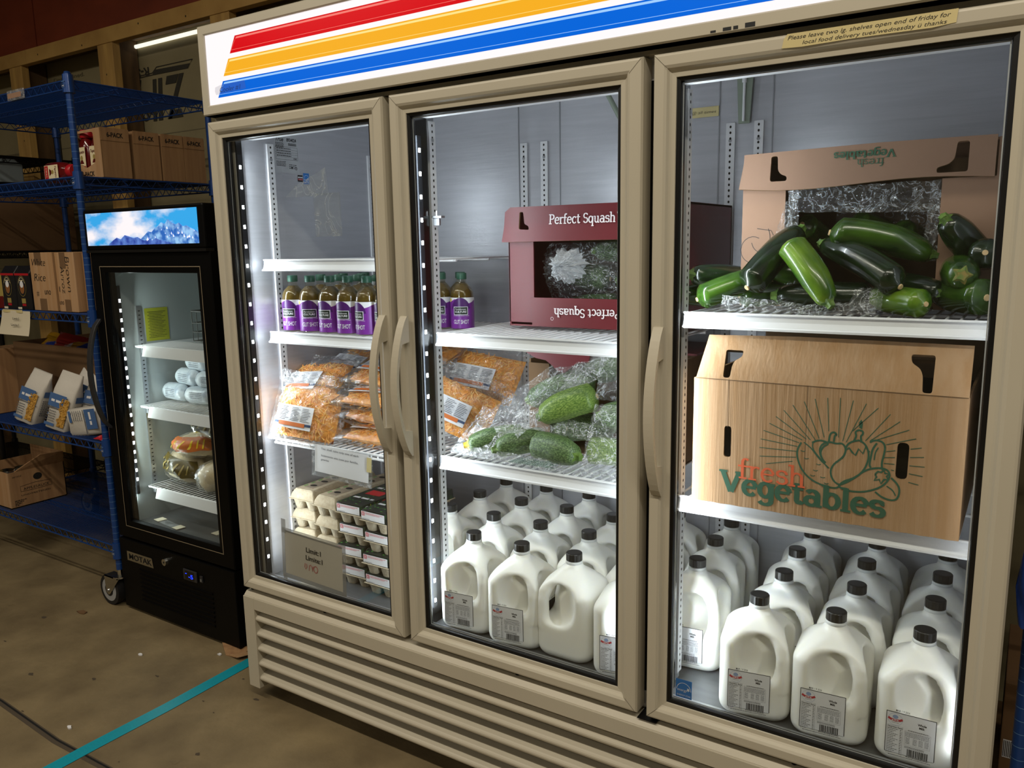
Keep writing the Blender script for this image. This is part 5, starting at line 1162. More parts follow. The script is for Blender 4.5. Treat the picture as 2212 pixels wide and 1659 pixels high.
mount([-.80+.25*k/10 for k in range(11)], [1.422, 1.434, 1.444, 1.438, 1.452, 1.447, 1.441, 1.444, 1.434, 1.430, 1.424], 'mountain_low', .0002)
mount([-.61+.18*k/8 for k in range(9)], [1.421, 1.430, 1.436, 1.431, 1.438, 1.432, 1.428, 1.424, 1.421], 'mountain_low', .0004)
for k in range(26):
    x = g.uniform(-.60, -.31); i = (x+.64)/.348*18; zt2 = zs[min(18, max(0, int(i)))]; z = 1.425+(zt2-1.43)*g.uniform(.3, .9); q = g.uniform(.002, .007)
    m.poly((0, .1560, 0), X3, Z3, [(x, z+q), (x-q*.6, z-q*.3), (x-q*.1, z-q), (x+q*.7, z-q*.6)], 'snow_picture')
m.build('header_picture', N)
m = MB(); m.box(bx0, bx1, .158, .19, 1.392, 1.402, 'seal_black'); m.build('header_gap', N)
m = MB(); m.box(-.36, -.30, .166, .19, 1.394, 1.399, 'steel'); m.cyl((-.335, .172, 1.392), (-.335, .172, 1.402), .006, n=10, m='steel'); m.build('top_hinge', N)
dz0, dz1 = .302, 1.392
m = MB(); ringrect(m, bx0, bx1, dz0, dz1, [(0, .208), (0, .174), (.003, .170), (.052, .170), (.054, .172), (.056, .172), (.078, .175), (.080, .190)], 'matte_black', (1, 1, .9, .9)); D = m.build('door', N)
m = MB(); ringrect(m, bx0, bx1, dz0, dz1, [(.0535, .1695), (.0565, .1695)], 'door_trim', (1, 1, .9, .9)); m.build('trim_line', D, label='thin tan trim line round the black door glass')
m = MB(); m.box(bx0+.079, bx1-.079, .181, .184, dz0+.07, dz1-.07, 'door_glass'); m.build('glass_pane', D)
m = MB(); rr = []
for k in range(19):
    u = k/18; z = .735+.415*u; b_ = math.sin(math.pi*u)**.6; y = .166-.058*b_; rr.append([(-.947, y+.012, z), (-.947, y, z), (-.923, y, z), (-.923, y+.012, z)])
m.rings(rr, 'handle_black', smooth=False); m.build('handle', D, .002)
m = MB(); m.box(bx0, bx1, .166, by0, .012, .296, 'matte_black'); pn = m.build('lower_panel', N, .003)
m = MB()
for k in range(8): z = .192-.0175*k; m.extrude_x([(.1658, z), (.1610, z-.004), (.1658, z-.010)], -.83, -.39, 'gloss_black')
m.build('vent_slats', pn)
m = MB(); m.rings([[(-.903, .1635, .250), (-.903, .1635, .212), (-.735, .1635, .212), (-.742, .1635, .250)], [(-.903, .1655, .250), (-.903, .1655, .212), (-.735, .1655, .212), (-.742, .1655, .250)]], 'chrome', smooth=False); m.text('MOTAK', (0, .1628, 0), X3, Z3, -.893, .220, .031, 'ink', bold=.01, width=.145); m.build('name_badge', N, label='chrome name badge')
m = MB(); m.cyl((-.655, .156, .255), (-.655, .166, .255), .013, .015, n=20, m='chrome'); m.cyl((-.655, .1555, .255), (-.655, .156, .255), .004, n=8, m='hole'); m.build('door_lock', N, label='round chrome lock')
m = MB(); m.box(-.548, -.470, .160, .166, .212, .254, 'handle_black'); tp = m.build('thermostat', N, .003)
m = MB(); m.rect((0, .1595, 0), X3, Z3, -.535, -.483, .217, .249, 'gloss_black'); m.text('-5', (0, .159, 0), X3, Z3, -.516, .223, .022, 'lcd_blue', bold=.01, width=.026); m.rect((0, .159, 0), X3, Z3, -.532, -.525, .237, .240, 'lcd_blue'); m.build('display', tp, label='glowing blue display')
m = MB(); m.box(-.452, -.438, .161, .166, .220, .245, 'handle_black'); m.box(-.449, -.441, .159, .161, .224, .234, 'dull_steel'); m.build('rocker_switch', N, .001)
for x, y in ((-.92, .22), (-.30, .22), (-.92, .70), (-.30, .70)): m = MB(); m.cyl((x, y, 0), (x, y, .03), .018, n=12, m='rubber'); m.build('foot', N)
m = MB(); m.box(-.9045, -.8995, .228, .240, .46, 1.27, 'led_lens'); ls = m.build('led_strip', N)
m = MB()
for k in range(20): z = .52+k*.0365; m.box(-.899, -.898, .231, .237, z-.006, z+.006, 'led')
m.build('led_chips', ls)
m = MB(); m.box(-.905, -.900, .298, .318, .46, 1.19, 'steel')
ps = m.build('shelf_standard', N)
m = MB(); z = .48
while z < 1.18: m.rect((-.8996, 0, 0), Y3, Z3, .304, .312, z, z+.004, 'hole'); z += .016
m.build('slots', ps)
for z, tx in ((1.045, 'Tomar uno por familia'), (.810, 'One per family, una por familia'), (.489, 'Take one per family please')):
    m = MB()
    for k in range(27): x = -.895+k*.0222; m.cyl((x, .275, z-.006), (x, .66, z-.006), .0022, n=5, m='wire_white')
    m.cyl((-.898, .28, z-.010), (-.318, .28, z-.010), .004, n=6, m='wire_white'); m.cyl((-.898, .65, z-.010), (-.318, .65, z-.010), .004, n=6, m='wire_white'); s_ = m.build('wire_shelf', N)
    m = MB(); m.extrude_x([(.270, z), (.262, z-.002), (.252, z-.040), (.262, z-.042), (.268, z-.036)], -.82, -.32, 'wire_white'); m.quad([(-.90, .30, z-.003), (-.82, .268, z-.002), (-.82, .258, z-.040), (-.90, .29, z-.038)], 'wire_white') if False else None
    m.build('price_rail', s_)
    m = MB(); m.quad([(-.66, .2560, z-.032), (-.36, .2560, z-.032), (-.36, .2625, z-.006), (-.66, .2625, z-.006)], 'sleeve'); m.scribble((0, .2575, z-.025), X3, (0, .25, 1), -.62, -.42, 0, .005, 'ink_grey', len(tx)); m.scribble((0, .2575, z-.025), X3, (0, .25, 1), -.60, -.43, .009, .004, 'ink_grey', 3+len(tx)); m.build('shelf_strip', s_)
    m = MB(); m.box(-.900, -.885, .296, .345, z-.038, z-.012, 'dull_steel'); m.build('bracket', s_, .002)
m = MB(); m.rect((0, .6840, 0), X3, Z3, -.80, -.35, 1.300, 1.312, 'bluetape'); m.poly((0, .6835, 0), X3, Z3, [(-.60, 1.312), (-.575, 1.312), (-.5875, 1.296)], 'label_blue'); m.build('fill_line_sticker', N, label='blue fill line with a triangle on the back wall')
t = thing('notice_sheet', 'yellow-green printed notice on the inside wall of the narrow fridge', 'notice', (-.9035, .382, 1.113))
m = MB(); m.rect((0, 0, 0), Y3, Z3, -.050, .050, -.064, .064, 'sheet_yellow'); m.build('paper_sheet', t)
m = MB()
for k in range(17): m.scribble((.0006, 0, 0), Y3, Z3, -.038+.006*(k % 2), .038-.008*(k % 3), .048-k*.0062, .0018, 'ink', k)
m.build('printing', t)
# sleeves lying on its floor
for i, (x, y, a, lab) in enumerate(((-.76, .262, -8, 'small clear tag holder on the floor of the narrow fridge at the left'), (-.43, .285, -4, 'small clear tag holder on the floor of the narrow fridge at the right'))):
    t = thing('tag_holder', lab, 'tag holder', (x, y, .3535), R(a)); m = MB(); m.box(-.09, .09, -.016, .016, 0, .0015, 'sleeve'); m.build('clear_strip', t); m = MB(); m.box(-.092, -.055, -.018, .018, .0016, .0035, 'paper_cream'); m.build('tape_end', t); m = MB(); m.box(.055, .092, -.018, .018, .0016, .0035, 'paper_cream'); m.build('tape_end', t)
# meat rolls
Mt = thing('wrapped_meat_roll', 'x', 'meat roll', group='wrapped meat rolls in the narrow fridge')
m = MB(); rr = []
for k in range(13):
    u = k/12; e = min(1, math.sin(math.pi*min(u, 1-u)/.36 if min(u, 1-u) < .18 else math.pi/2)); rr.append([(-.075+.15*u, .034*(.55+.45*e)*math.cos(6.2832*j/18)*(1+.03*math.sin(j*3+k)), .034*(.55+.45*e)*math.sin(6.2832*j/18)*(1+.03*math.cos(j*2+k))) for j in range(18)])
m.rings(rr, 'meat_wrap'); m.build('casing', Mt)
m = MB()
for k in range(5):
    m.scribble((0, -.0345, 0), X3, Z3, -.03, .035, .014-k*.007, .0025, 'ink_grey', k)
m.build('printing', Mt)
RL = [((-0.837, .400, .8460), -4, 'white wrapped meat roll at the left of the bottom row in the narrow fridge'), ((-0.672, .392, .8460), 6, 'white wrapped meat roll at the right of the bottom row in the narrow fridge'), ((-0.777, .420, .9060), -6, 'white wrapped meat roll in the second row, left one, with faint date print'),
      ((-0.620, .410, .9060), 8, 'shiny wrapped meat roll in the second row, right one, cut by the door'), ((-0.717, .430, .9660), -5, 'wrapped meat roll at the top left of the pile with a block of print'), ((-0.562, .425, .9660), 5, 'wrapped meat roll at the top right of the pile, mostly behind the door edge')]
for i, (l, a, lab) in enumerate(RL):
    if i == 0: Mt.location = l; Mt.rotation_euler = (0, 0, R(a)); Mt['label'] = lab
    else: copy_tree(Mt, l, R(a), lab)
# tortilla bags
def lump_bag(name, label, cat, loc, rot, sx, sy, sz, mats, seed, group, flap=None):
    t = thing(name, label, cat, loc, tuple(R(a) for a in rot), group); 
    m = MB(); n1, n2 = 22, 14
    def f(u, v, k=1.0, j=0):
        a = 6.2832*u; b = math.pi*(v-.5); c = abs(math.cos(b))**.6; q = 1+.10*noise3((math.cos(a)*3+seed, math.sin(a)*3, b*2), 1.2)+j*.04*noise3((a*9, b*9, seed), 2)
        return (sx*k*q*c*math.copysign(abs(math.cos(a))**.75, math.cos(a)), sy*k*q*c*math.copysign(abs(math.sin(a))**.75, math.sin(a)), sz*k*q*math.sin(b))
    m.grid(lambda u, v: f(u, v, .92), n1, n2, mats[0]); m.build('contents', t)
    m = MB(); m.grid(lambda u, v: f(u, v, 1.02, 1), n1*2, n2*2, 'film_soft'); m.build('clear_bag', t)
    if mats[1]:
        m = MB(); m.grid(lambda u, v: f(.60+.32*u, .42+.36*v, 1.035), 12, 8, mats[1])
        for k in range(6): 
            u0 = .12+k*.12; m.grid(lambda u, v: f(.60+.32*(u0+.03*u+.05*v), .48+.20*v, 1.05), 1, 5, 'gold' if mats[1] == 'bag_olive' else 'bag_yellow')
        m.build('printed_band', t)
    if flap:
        m = MB(); crumple(m, (-sx*.3, -sy*.2, sz*.7), (sx*.4, -sy*.2, sz*.6), (sx*.5, 0, sz*1.9), (-sx*.5, .0, sz*1.8), .005, flap, 10, seed); m.build('bag_end', t)
    return t
G_ = 'tortilla bags in the narrow fridge'
lump_bag('tortilla_bag', 'bag with olive and gold lettered band at the bottom left of the lowest shelf', 'bag', (-.770, .400, .556), (0, 8, 0), .115, .10, .060, ('tortilla', 'bag_olive'), 1, G_)
lump_bag('tortilla_bag', 'bag with yellow and orange top lying on the olive banded one', 'bag', (-.690, .405, .655), (0, -6, 10), .115, .10, .050, ('tortilla', 'bag_orange'), 2, G_, 'bag_yellow')
lump_bag('tortilla_bag', 'bag with a dark round emblem at the top of the pile in the narrow fridge', 'bag', (-.590, .42, .735), (0, 10, 0), .10, .10, .055, ('tortilla', 'bag_olive'), 3, G_)
lump_bag('tortilla_bag', 'clear bag hanging over the shelf at the lower right in the narrow fridge', 'bag', (-.560, .375, .556), (0, -20, 15), .10, .085, .058, ('tortilla', None), 4, G_)
# solid wire basket added in place of a reflection in the door glass
t = at_world('basket_reflection', 'grey wire basket with pale packets, modelled in place of a reflection in the narrow fridge', 'basket', (-.55, .5, 1.047))
m = MB(); X0, X1, Y0, Y1, Z0, Z1 = -.735, -.36, .42, .62, 1.050, 1.165
for z in (Z0, Z0+.035, Z0+.07, Z1): m.tube([(X0, Y0, z), (X1, Y0, z), (X1, Y1, z), (X0, Y1, z), (X0, Y0, z)], .0022 if z < Z1 else .004, 5, 'dark_basket')
for k in range(14): x = X0+k*(X1-X0)/13; m.tube([(x, Y0, Z1), (x, Y0, Z0), (x, Y1, Z0), (x, Y1, Z1)], .0018, 4, 'dark_basket')
m.build('wire_frame', t)
for i in range(4):
    tp_ = thing('food_packet', ('pale', 'pinkish', 'cream', 'tan')[i]+' packet standing in the modelled basket reflection, '+('first', 'second', 'third', 'last')[i]+' from the left', 'packet', (X0+.06+i*.085, .52, 1.056), (R(8), R(10*(-1)**i), 0), group='packets in the basket reflection')
    m = MB(); m.grid(lambda u, v: (.032*(u*2-1), -.012*math.sin(math.pi*u)*math.sin(math.pi*v), .10*v), 6, 6, ('tortilla', 'card_pink', 'paper_cream', 'card_light')[i]); m.grid(lambda u, v: (.032*(u*2-1), .012*math.sin(math.pi*u)*math.sin(math.pi*v), .10*v), 6, 6, ('tortilla', 'card_pink', 'paper_cream', 'card_light')[i]); m.build('wrapper', tp_)
# ---------------------------------------------------------------- blue wire racks
def rack(name, label, x0, x1, y0, y1, levels, post_top, mm, caster=True, posts=((0, 0), (1, 0), (0, 1), (1, 1)), badge=True, cox=-.055):
    t = at_world(name, label, 'shelving rack', ((x0+x1)/2, (y0+y1)/2, 0)); 
    for i, j in posts:
        x, y = (x0, x1)[i], (y0, y1)[j]
        m = MB(); m.cyl((x, y, .155), (x, y, post_top), .0127, n=16, m=mm); m.cyl((x, y, post_top), (x, y, post_top+.006), .0135, .010, n=16, m=mm); p = m.build('post', t)
        if mm != 'black_wire' and j == 0:
            m = MB(); z = .18
            while z < post_top: m.cyl((x, y, z), (x, y, z+.0014), .0131, n=16, m='blue_steel_line', cap=False); z += .0254
            m.build('post_grooves', p)
        if caster:
            m = MB(); m.cyl((x, y, .125), (x, y, .16), .011, n=12, m='chrome'); m.cyl((x, y, .122), (x, y, .128), .028, n=18, m='chrome'); cst = m.build('caster', t)
            wx, wy = x+cox, y-.005
            m = MB()
            for s in (-1, 1):
                yy = wy+s*.020; xo = x+math.copysign(.026, -cox); m.rings([[(wx+math.copysign(.02, cox), yy, .124), (xo, yy, .124), (wx+.012, yy, .050), (wx, yy, .043), (wx-.014, yy, .052)], [(wx+math.copysign(.02, cox), yy+.002, .124), (xo, yy+.002, .124), (wx+.012, yy+.002, .050), (wx, yy+.002, .043), (wx-.014, yy+.002, .052)]], 'chrome', smooth=False)
            m.box(min(wx, x)-.02, max(wx, x)+.02, wy-.020, wy+.022, .120, .124, 'chrome'); m.cyl((wx, wy-.024, .062), (wx, wy+.024, .062), .006, n=10, m='steel'); m.build('fork', cst)
            m = MB(); m.cyl((wx, wy-.015, .0635), (wx, wy+.015, .0635), .0628, n=36, m='rubber', capm='rubber'); 
            for s in (-1, 1): m.cyl((wx, wy+s*.0155, .0635), (wx, wy+s*.0165, .0635), .047, n=30, m='wheel_grey', capm='wheel_grey'); m.cyl((wx, wy+s*.0166, .0635), (wx, wy+s*.0175, .0635), .026, n=20, m='rubber', capm='rubber')
            m.build('wheel', cst)
    for zi, z in enumerate(levels):
        m = MB(); h_ = .030; xa, xb, ya, yb = x0+.016, x1-.016, y0+.016, y1-.016
        for zz, r_ in ((z, .0034), (z-h_, .0034)):
            m.cyl((xa-.01, y0, zz), (xb+.01, y0, zz), r_, n=6, m=mm); m.cyl((xa-.01, y1, zz), (xb+.01, y1, zz), r_, n=6, m=mm); m.cyl((x0, ya-.01, zz), (x0, yb+.01, zz), r_, n=6, m=mm); m.cyl((x1, ya-.01, zz), (x1, yb+.01, zz), r_, n=6, m=mm)
        def zig(p, q, n):
            p, q = Vector(p), Vector(q); m.tube([p+(q-p)*(k/n)-Vector((0, 0, h_ if k % 2 else 0)) for k in range(n+1)], .0019, 4, mm)
        nx = int((xb-xa)/.024); ny = int((yb-ya)/.024)
        zig((xa, y0, z), (xb, y0, z), nx); zig((xa, y1, z), (xb, y1, z), nx); zig((x0, ya, z), (x0, yb, z), ny); zig((x1, ya, z), (x1, yb, z), ny)
        for f_ in (.33, .67): yy = y0+(y1-y0)*f_; m.cyl((x0, yy, z-.004), (x1, yy, z-.004), .0028, n=5, m=mm); m.cyl((x0, yy, z-.022), (x1, yy, z-.022), .0028, n=5, m=mm); m.tube([(x0+(x1-x0)*k/nx, yy, z-.004-.018*(k % 2)) for k in range(nx+1)], .0016, 4, mm)
        x = x0+.006
        while x < x1: m.cyl((x, y0+.002, z+.001), (x, y1-.002, z+.001), .0015, n=4, m=mm); x += .0125
        sh_ = m.build('wire_shelf', t)
        for i, j in posts:
            x, y = (x0, x1)[i], (y0, y1)[j]; m = MB(); m.cyl((x, y, z-.045), (x, y, z+.018), .0205, .0175, n=20, m=mm); cl = m.build('collar', sh_)
            if badge and j == 0:
                m = MB(); m.ring2((0, y-.0202, 0), X3, Z3, x, z-.022, .010, .008, .0012, 'blue_steel_line'); m.text('NSF', (0, y-.0202, 0), X3, Z3, x, z-.0255, .008, 'paper', 'c', width=.012); m.rect((0, y-.0197, 0), X3, Z3, x-.009, x+.009, z-.009, z-.006, 'blue_steel_line'); m.build('mark', cl)
    return t
LV = [.247, .664, 1.163, 1.668, 2.004]
rack('wire_rack', 'blue wire shelving rack on casters at the left, beside the narrow black fridge', -2.16, -.98, .172, .752, LV, 2.026, 'blue_steel')
rack('wire_rack', 'black wire shelving rack at the far left behind the blue one', -3.25, -2.24, .36, .88, [.25, .80, 1.405, 1.735, 1.86], 1.92, 'black_wire', badge=False, caster=False, posts=((0, 0), (1, 0), (0, 1), (1, 1)))
rack('wire_rack', 'blue wire shelving rack just visible past the right side of the wide refrigerator', 2.024, 3.1, .10, .62, [.25, .78, 1.3, 1.8], 1.9, 'blue_steel', cox=.06)
# label holder on the top shelf edge
t = thing('label_holder', 'clear plastic label holder clipped to the top front edge of the blue rack', 'label holder', (-1.32, .160, 1.99)); m = MB(); m.box(-.062, .062, -.006, .0, -.020, .018, 'sleeve'); m.build('clear_clip', t, .003); m = MB(); m.rect((0, -.0065, 0), X3, Z3, -.055, .045, -.012, .006, 'card_pink'); m.build('paper_insert', t)
# caddies of bottles, six-pack boxes
def bottle_k(name, label, loc, rot, group=None):
    t = thing(name, label, 'bottle', loc, tuple(R(a) for a in rot), group); m = MB(); rr = []
    for z, rx, ry in ((.002, .032, .022), (.012, .039, .028), (.07, .040, .029), (.115, .036, .027), (.140, .030, .024), (.155, .018, .018)): rr.append([(rx*math.copysign(abs(math.cos(6.2832*k/24))**.8, math.cos(6.2832*k/24)), ry*math.copysign(abs(math.sin(6.2832*k/24))**.8, math.sin(6.2832*k/24)), z) for k in range(24)])
    m.rings(rr, 'ketchup'); m.build('bottle_body', t)
    m = MB(); m.lathe([(.024, .154), (.026, .157), (.024, .182), (.022, .184)], 'ketchup_cap', 24); m.build('cap', t)
    m = MB(); 
    for s in (-1, 1):
        O = (0, s*.0298, 0); UX = (-s, 0, 0); m.rect(O, UX, Z3, -.026, .026, .022, .118, 'label_cream'); O2 = (0, s*.0302, 0); m.rect((0, s*.0300, 0), UX, Z3, -.024, .024, .024, .048, 'ketchup_cap'); m.text('Tapatio', O2, UX, Z3, 0, .095, .016, 'ketchup', 'c', bold=.02, width=.044, shear=.3); m.disc(O2, UX, Z3, 0, .078, .008, .009, 'gold', 14); m.poly(O2, UX, Z3, [(-.014, .056), (.014, .056), (.006, .070), (-.006, .070)], 'ketchup'); m.scribble(O2, UX, Z3, -.018, .018, .034, .004, 'label_cream', 3)
    m.build('label', t); return t
bottle_k('ketchup_bottle', 'dark red sauce bottle with red cap lying on its side on the second shelf', (-1.285, .232, 1.700), (0, 90, 0), 'red sauce bottles')
def caddy(label, y0, y1, x0, x1, bottles=False):
    t = at_world('six_pack_box', label, 'cardboard box', ((x0+x1)/2, (y0+y1)/2, 1.671), 'six-pack boxes on the blue rack'); z0, z1 = 1.671, 1.856
    m = MB()
    if bottles: m.panel((0, y0, 0), X3, Z3, [(x0, z0), (x1, z0), (x1, z1), (x1-.02, z1), (x0+.02, z1-.004), (x0, z1-.006)], [rslot([(x0+.03, z0+.055), (x0+.055, z0+.06), (x0+.09, z0+.042), (x1-.045, z0+.06), (x1-.045, z1-.012), (x0+.03, z1-.012)], .012)], .004, 'card_light', 'card_edge')
    else: m.box(x0, x1, y0, y0+.004, z0, z1, 'card')
    m.box(x0, x1, y1-.004, y1, z0, z1, 'card'); m.box(x0, x0+.004, y0, y1, z0, z1, 'card'); m.box(x1-.004, x1, y0+.004, y1-.004, z0, z1, 'card'); m.box(x0, x1, y0, y1, z0, z0+.004, 'card'); m.build('carton', t)
    m = MB(); m.box(x1, x1+.002, y0+.002, y1-.002, z1-.046, z1+.002, 'card'); m.build('folded_edge', t)
    m = MB(); m.text('6-PACK', (x1+.0026, 0, 0), Y3, Z3, (y0+y1)/2, z1-.032, .024, 'dark_ink', 'c', bold=.03, width=.066)
    if bottles: m.text('6-PACK', (0, y0-.0006, 0), X3, Z3, x1-.10, z0+.012, .024, 'dark_ink', 'c', bold=.03, width=.085)
    m.build('lettering', t)
caddy('open-fronted six-pack box with red sauce bottles, first in the row on the blue rack', .285, .402, -1.205, -1.005, True)
caddy('brown 6-PACK box second in the row on the blue rack', .420, .533, -1.205, -1.010)
caddy('brown 6-PACK box third in the row on the blue rack', .541, .640, -1.205, -1.008)
caddy('brown 6-PACK box last in the row, cut off by the beige refrigerator', .642, .742, -1.205, -1.008)
bottle_k('sauce_bottle', 'red sauce bottle upright at the right inside the open-fronted box', (-1.065, .320, 1.676), (0, 0, 0), 'sauce bottles standing in the box')
bottle_k('sauce_bottle', 'red sauce bottle upright at the left inside the open-fronted box', (-1.150, .320, 1.676), (0, 0, 0), 'sauce bottles standing in the box')
# third shelf: coffee bags, rice boxes, limit sign
for i, (x0, x1, lab) in enumerate(((-1.690, -1.583, 'black foil coffee pack on the middle shelf, left of two'), (-1.575, -1.462, 'black foil coffee pack on the middle shelf, right of two, next to the rice box'))):
    t = at_world('coffee_pack', lab, 'coffee pack', ((x0+x1)/2, .24, 1.166), 'black coffee packs'); m = MB(); yc = .195; w_ = x1-x0
    m.rings([[(x0, yc, z), (x1, yc, z), (x1, yc+.075, z), (x0, yc+.075, z)] if z < 1.32 else [(x0, yc+.02, z), (x1, yc+.02, z), (x1, yc+.055, z), (x0, yc+.055, z)] for z in (1.167, 1.315, 1.345)], 'coffee_black', smooth=False); m.build('foil_pack', t, .004)
    O = (0, yc-.0008, 0); O2 = (0, yc-.0014, 0); cx = (x0+x1)/2-.004; m = MB(); m.rect(O, X3, Z3, x0, x1, 1.306, 1.315, 'ketchup_cap'); m.disc(O, X3, Z3, cx, 1.262, .032, .042, 'gold', 28); m.disc((0, yc-.0011, 0), X3, Z3, cx, 1.262, .0305, .040, 'ink', 28); m.ring2(O2, X3, Z3, cx, 1.262, .026, .035, .002, 'label_cream', a0=20, a1=160); m.scribble(O2, X3, Z3, cx-.014, cx+.014, 1.283, .005, 'label_cream', 3)
    m.disc(O2, X3, Z3, cx, 1.255, .018, .024, 'coffee_brown', 20); m.disc((0, yc-.0017, 0), X3, Z3, cx, 1.270, .014, .014, 'paper', 14); m.rect(O, X3, Z3, cx-.014, cx+.018, 1.192, 1.212, 'gold'); m.rect(O, X3, Z3, cx-.012, cx+.018, 1.181, 1.190, 'ketchup_cap'); m.rect(O, X3, Z3, x0+.002, x0+.034, 1.167, 1.176, 'paper_cream'); m.build('front_print', t)
t = at_world('red_bag', 'corner of a red and yellow bag left of the coffee packs', 'bag', (-1.745, .24, 1.166)); m = MB(); m.grid(lambda u, v: (-1.83+.13*u, .20-.02*math.sin(math.pi*u), 1.168+.05*v), 8, 4, 'ketchup'); m.grid(lambda u, v: (-1.83+.13*u, .205-.02*math.sin(math.pi*u), 1.218+.11*v-.02*u), 8, 4, 'gold'); m.grid(lambda u, v: (-1.83+.13*u, .27+.02*math.sin(math.pi*u), 1.168+.14*v), 8, 4, 'gold'); m.build('wrapper', t)
def tbox(label, x0, x1, y0, y1, z0, z1, mm='card_light', group=None, name='cardboard_box'):
    t = at_world(name, label, 'cardboard box', ((x0+x1)/2, (y0+y1)/2, z0), group); m = MB(); m.box(x0, x1, y0, y1, z0, z1, mm); m.build('carton', t, .002); return t
def hand(m, strokes, O, w_=.0018, mm='dark_ink'):
    for s_ in strokes: m.line(O, X3, Z3, s_, w_, mm)
t = tbox('brown cardboard box handwritten White Rice, standing beside the coffee packs', -1.436, -1.262, .192, .50, 1.167, 1.398, group='rice boxes')
m = MB(); m.rect((0, .1912, 0), X3, Z3, -1.395, -1.345, 1.350, 1.398, 'card_dark'); m.rect((0, .1912, 0), X3, Z3, -1.385, -1.335, 1.167, 1.215, 'card_dark'); m.build('packing_tape', t)
m = MB(); O = (0, .1905, 0); m.text('White', O, X3, Z3, -1.425, 1.345, .042, 'dark_ink', bold=-.015, width=.10, shear=.3); m.text('Rice', O, X3, Z3, -1.415, 1.285, .044, 'dark_ink', bold=-.015, width=.085, shear=.2); m.text('#', O, X3, Z3, -1.405, 1.225, .034, 'dark_ink', bold=-.015); m.text('uno', O, X3, Z3, -1.345, 1.232, .038, 'dark_ink', bold=-.01, width=.045, shear=.1); m.build('handwriting', t)
t = tbox('brown cardboard box handwritten Brown Arroz, nearest the blue post', -1.240, -1.105, .190, .47, 1.167, 1.396, group='rice boxes')
m = MB(); m.rect((0, .1892, 0), X3, Z3, -1.205, -1.165, 1.335, 1.396, 'card_dark'); m.rect((0, .1892, 0), X3, Z3, -1.195, -1.155, 1.167, 1.215, 'card_dark'); m.build('packing_tape', t)
m = MB(); O = (0, .1885, 0); m.text('Brown', O, (0, 0, -1), X3, -1.385, -1.165, .042, 'dark_ink', bold=-.015, width=.135, shear=.1); m.text('Arroz', O, (0, 0, -1), X3, -1.345, -1.205, .038, 'dark_ink', bold=-.015, width=.105, shear=.1); m.text('1', O, X3, Z3, -1.232, 1.245, .03, 'dark_ink'); m.text('uno', O, X3, Z3, -1.235, 1.195, .03, 'dark_ink', bold=-.01, width=.03); m.build('handwriting', t)
t = tbox('plain cardboard box behind the Brown Arroz box at the blue post', -1.10, -1.012, .22, .50, 1.167, 1.392, 'card')
t = thing('limit_sign', 'cream paper sign Limit:1 Limite:1 taped to the middle shelf of the blue rack', 'sign', (-1.512, .158, 1.163)); m = MB(); m.grid(lambda u, v: (-.112+.224*u-.022*(1-v)*(1-u)-.012*(1-v), -.004-.010*(1-v)**2, -.098+.100*v), 6, 8, 'paper_cream'); m.build('paper_sheet', t)
m = MB(); m.text('Limit:1', (0, -.0125, 0), X3, Z3, -.018, -.034, .014, 'ink', bold=.01, width=.052); m.text('Limite:1', (0, -.0155, 0), X3, Z3, -.030, -.060, .014, 'ink', bold=.01, width=.064); m.build('printing', t)
m = MB(); m.grid(lambda u, v: (-.105+.16*u, -.0045-.002*math.sin(u*9), -.006+.012*v), 10, 2, 'note_tape'); m.build('tape', t)
# fourth shelf: open carton with snack bags, pasta bags
t = at_world('open_carton', 'big open cardboard carton on the fourth shelf, shade put into its dark board colour', 'cardboard box', (-1.6, .55, .668))
m = MB(); m.box(-1.975, -1.06, .345, .350, .668, .995, 'card_dark'); m.box(-1.975, -1.970, .350, .735, .668, .995, 'card_dark'); m.box(-1.065, -1.060, .350, .735, .668, .995, 'card_dark'); m.box(-1.975, -1.06, .730, .735, .668, .995, 'card_dark'); m.box(-1.97, -1.065, .35, .73, .668, .672, 'card_dark'); m.build('carton_body', t)  # shade around this carton is put into the darker board colour
t2 = tbox('tan carton edge at the far left of the fourth shelf', -2.13, -1.985, .24, .62, .668, .965, 'card')
g = random.Random(5)
for i in range(6):
    t = thing('snack_bag', ('yellow', 'red', 'blue and yellow', 'white', 'gold', 'dark')[i]+' snack bag in the dark open carton, '+('first', 'second', 'third', 'fourth', 'fifth', 'last')[i]+' from left', 'snack bag', (-1.89+i*.12, .53, .965), (R(g.uniform(-65, -35)), R(g.uniform(-30, 30)), R(g.uniform(-40, 40))), 'snack bags in the open carton')
    m = MB(); mm = ('snack', 'snack2', 'snack', 'snack2', 'snack', 'snack2')[i]
    for s in (-1, 1): m.grid(lambda u, v: (.10*(u*2-1), s*.022*math.sin(math.pi*u)*math.sin(math.pi*v)+.004*noise3((u*9, v*9, i), 1), -.11+.16*v), 10, 10, mm)
    m.build('wrapper', t)
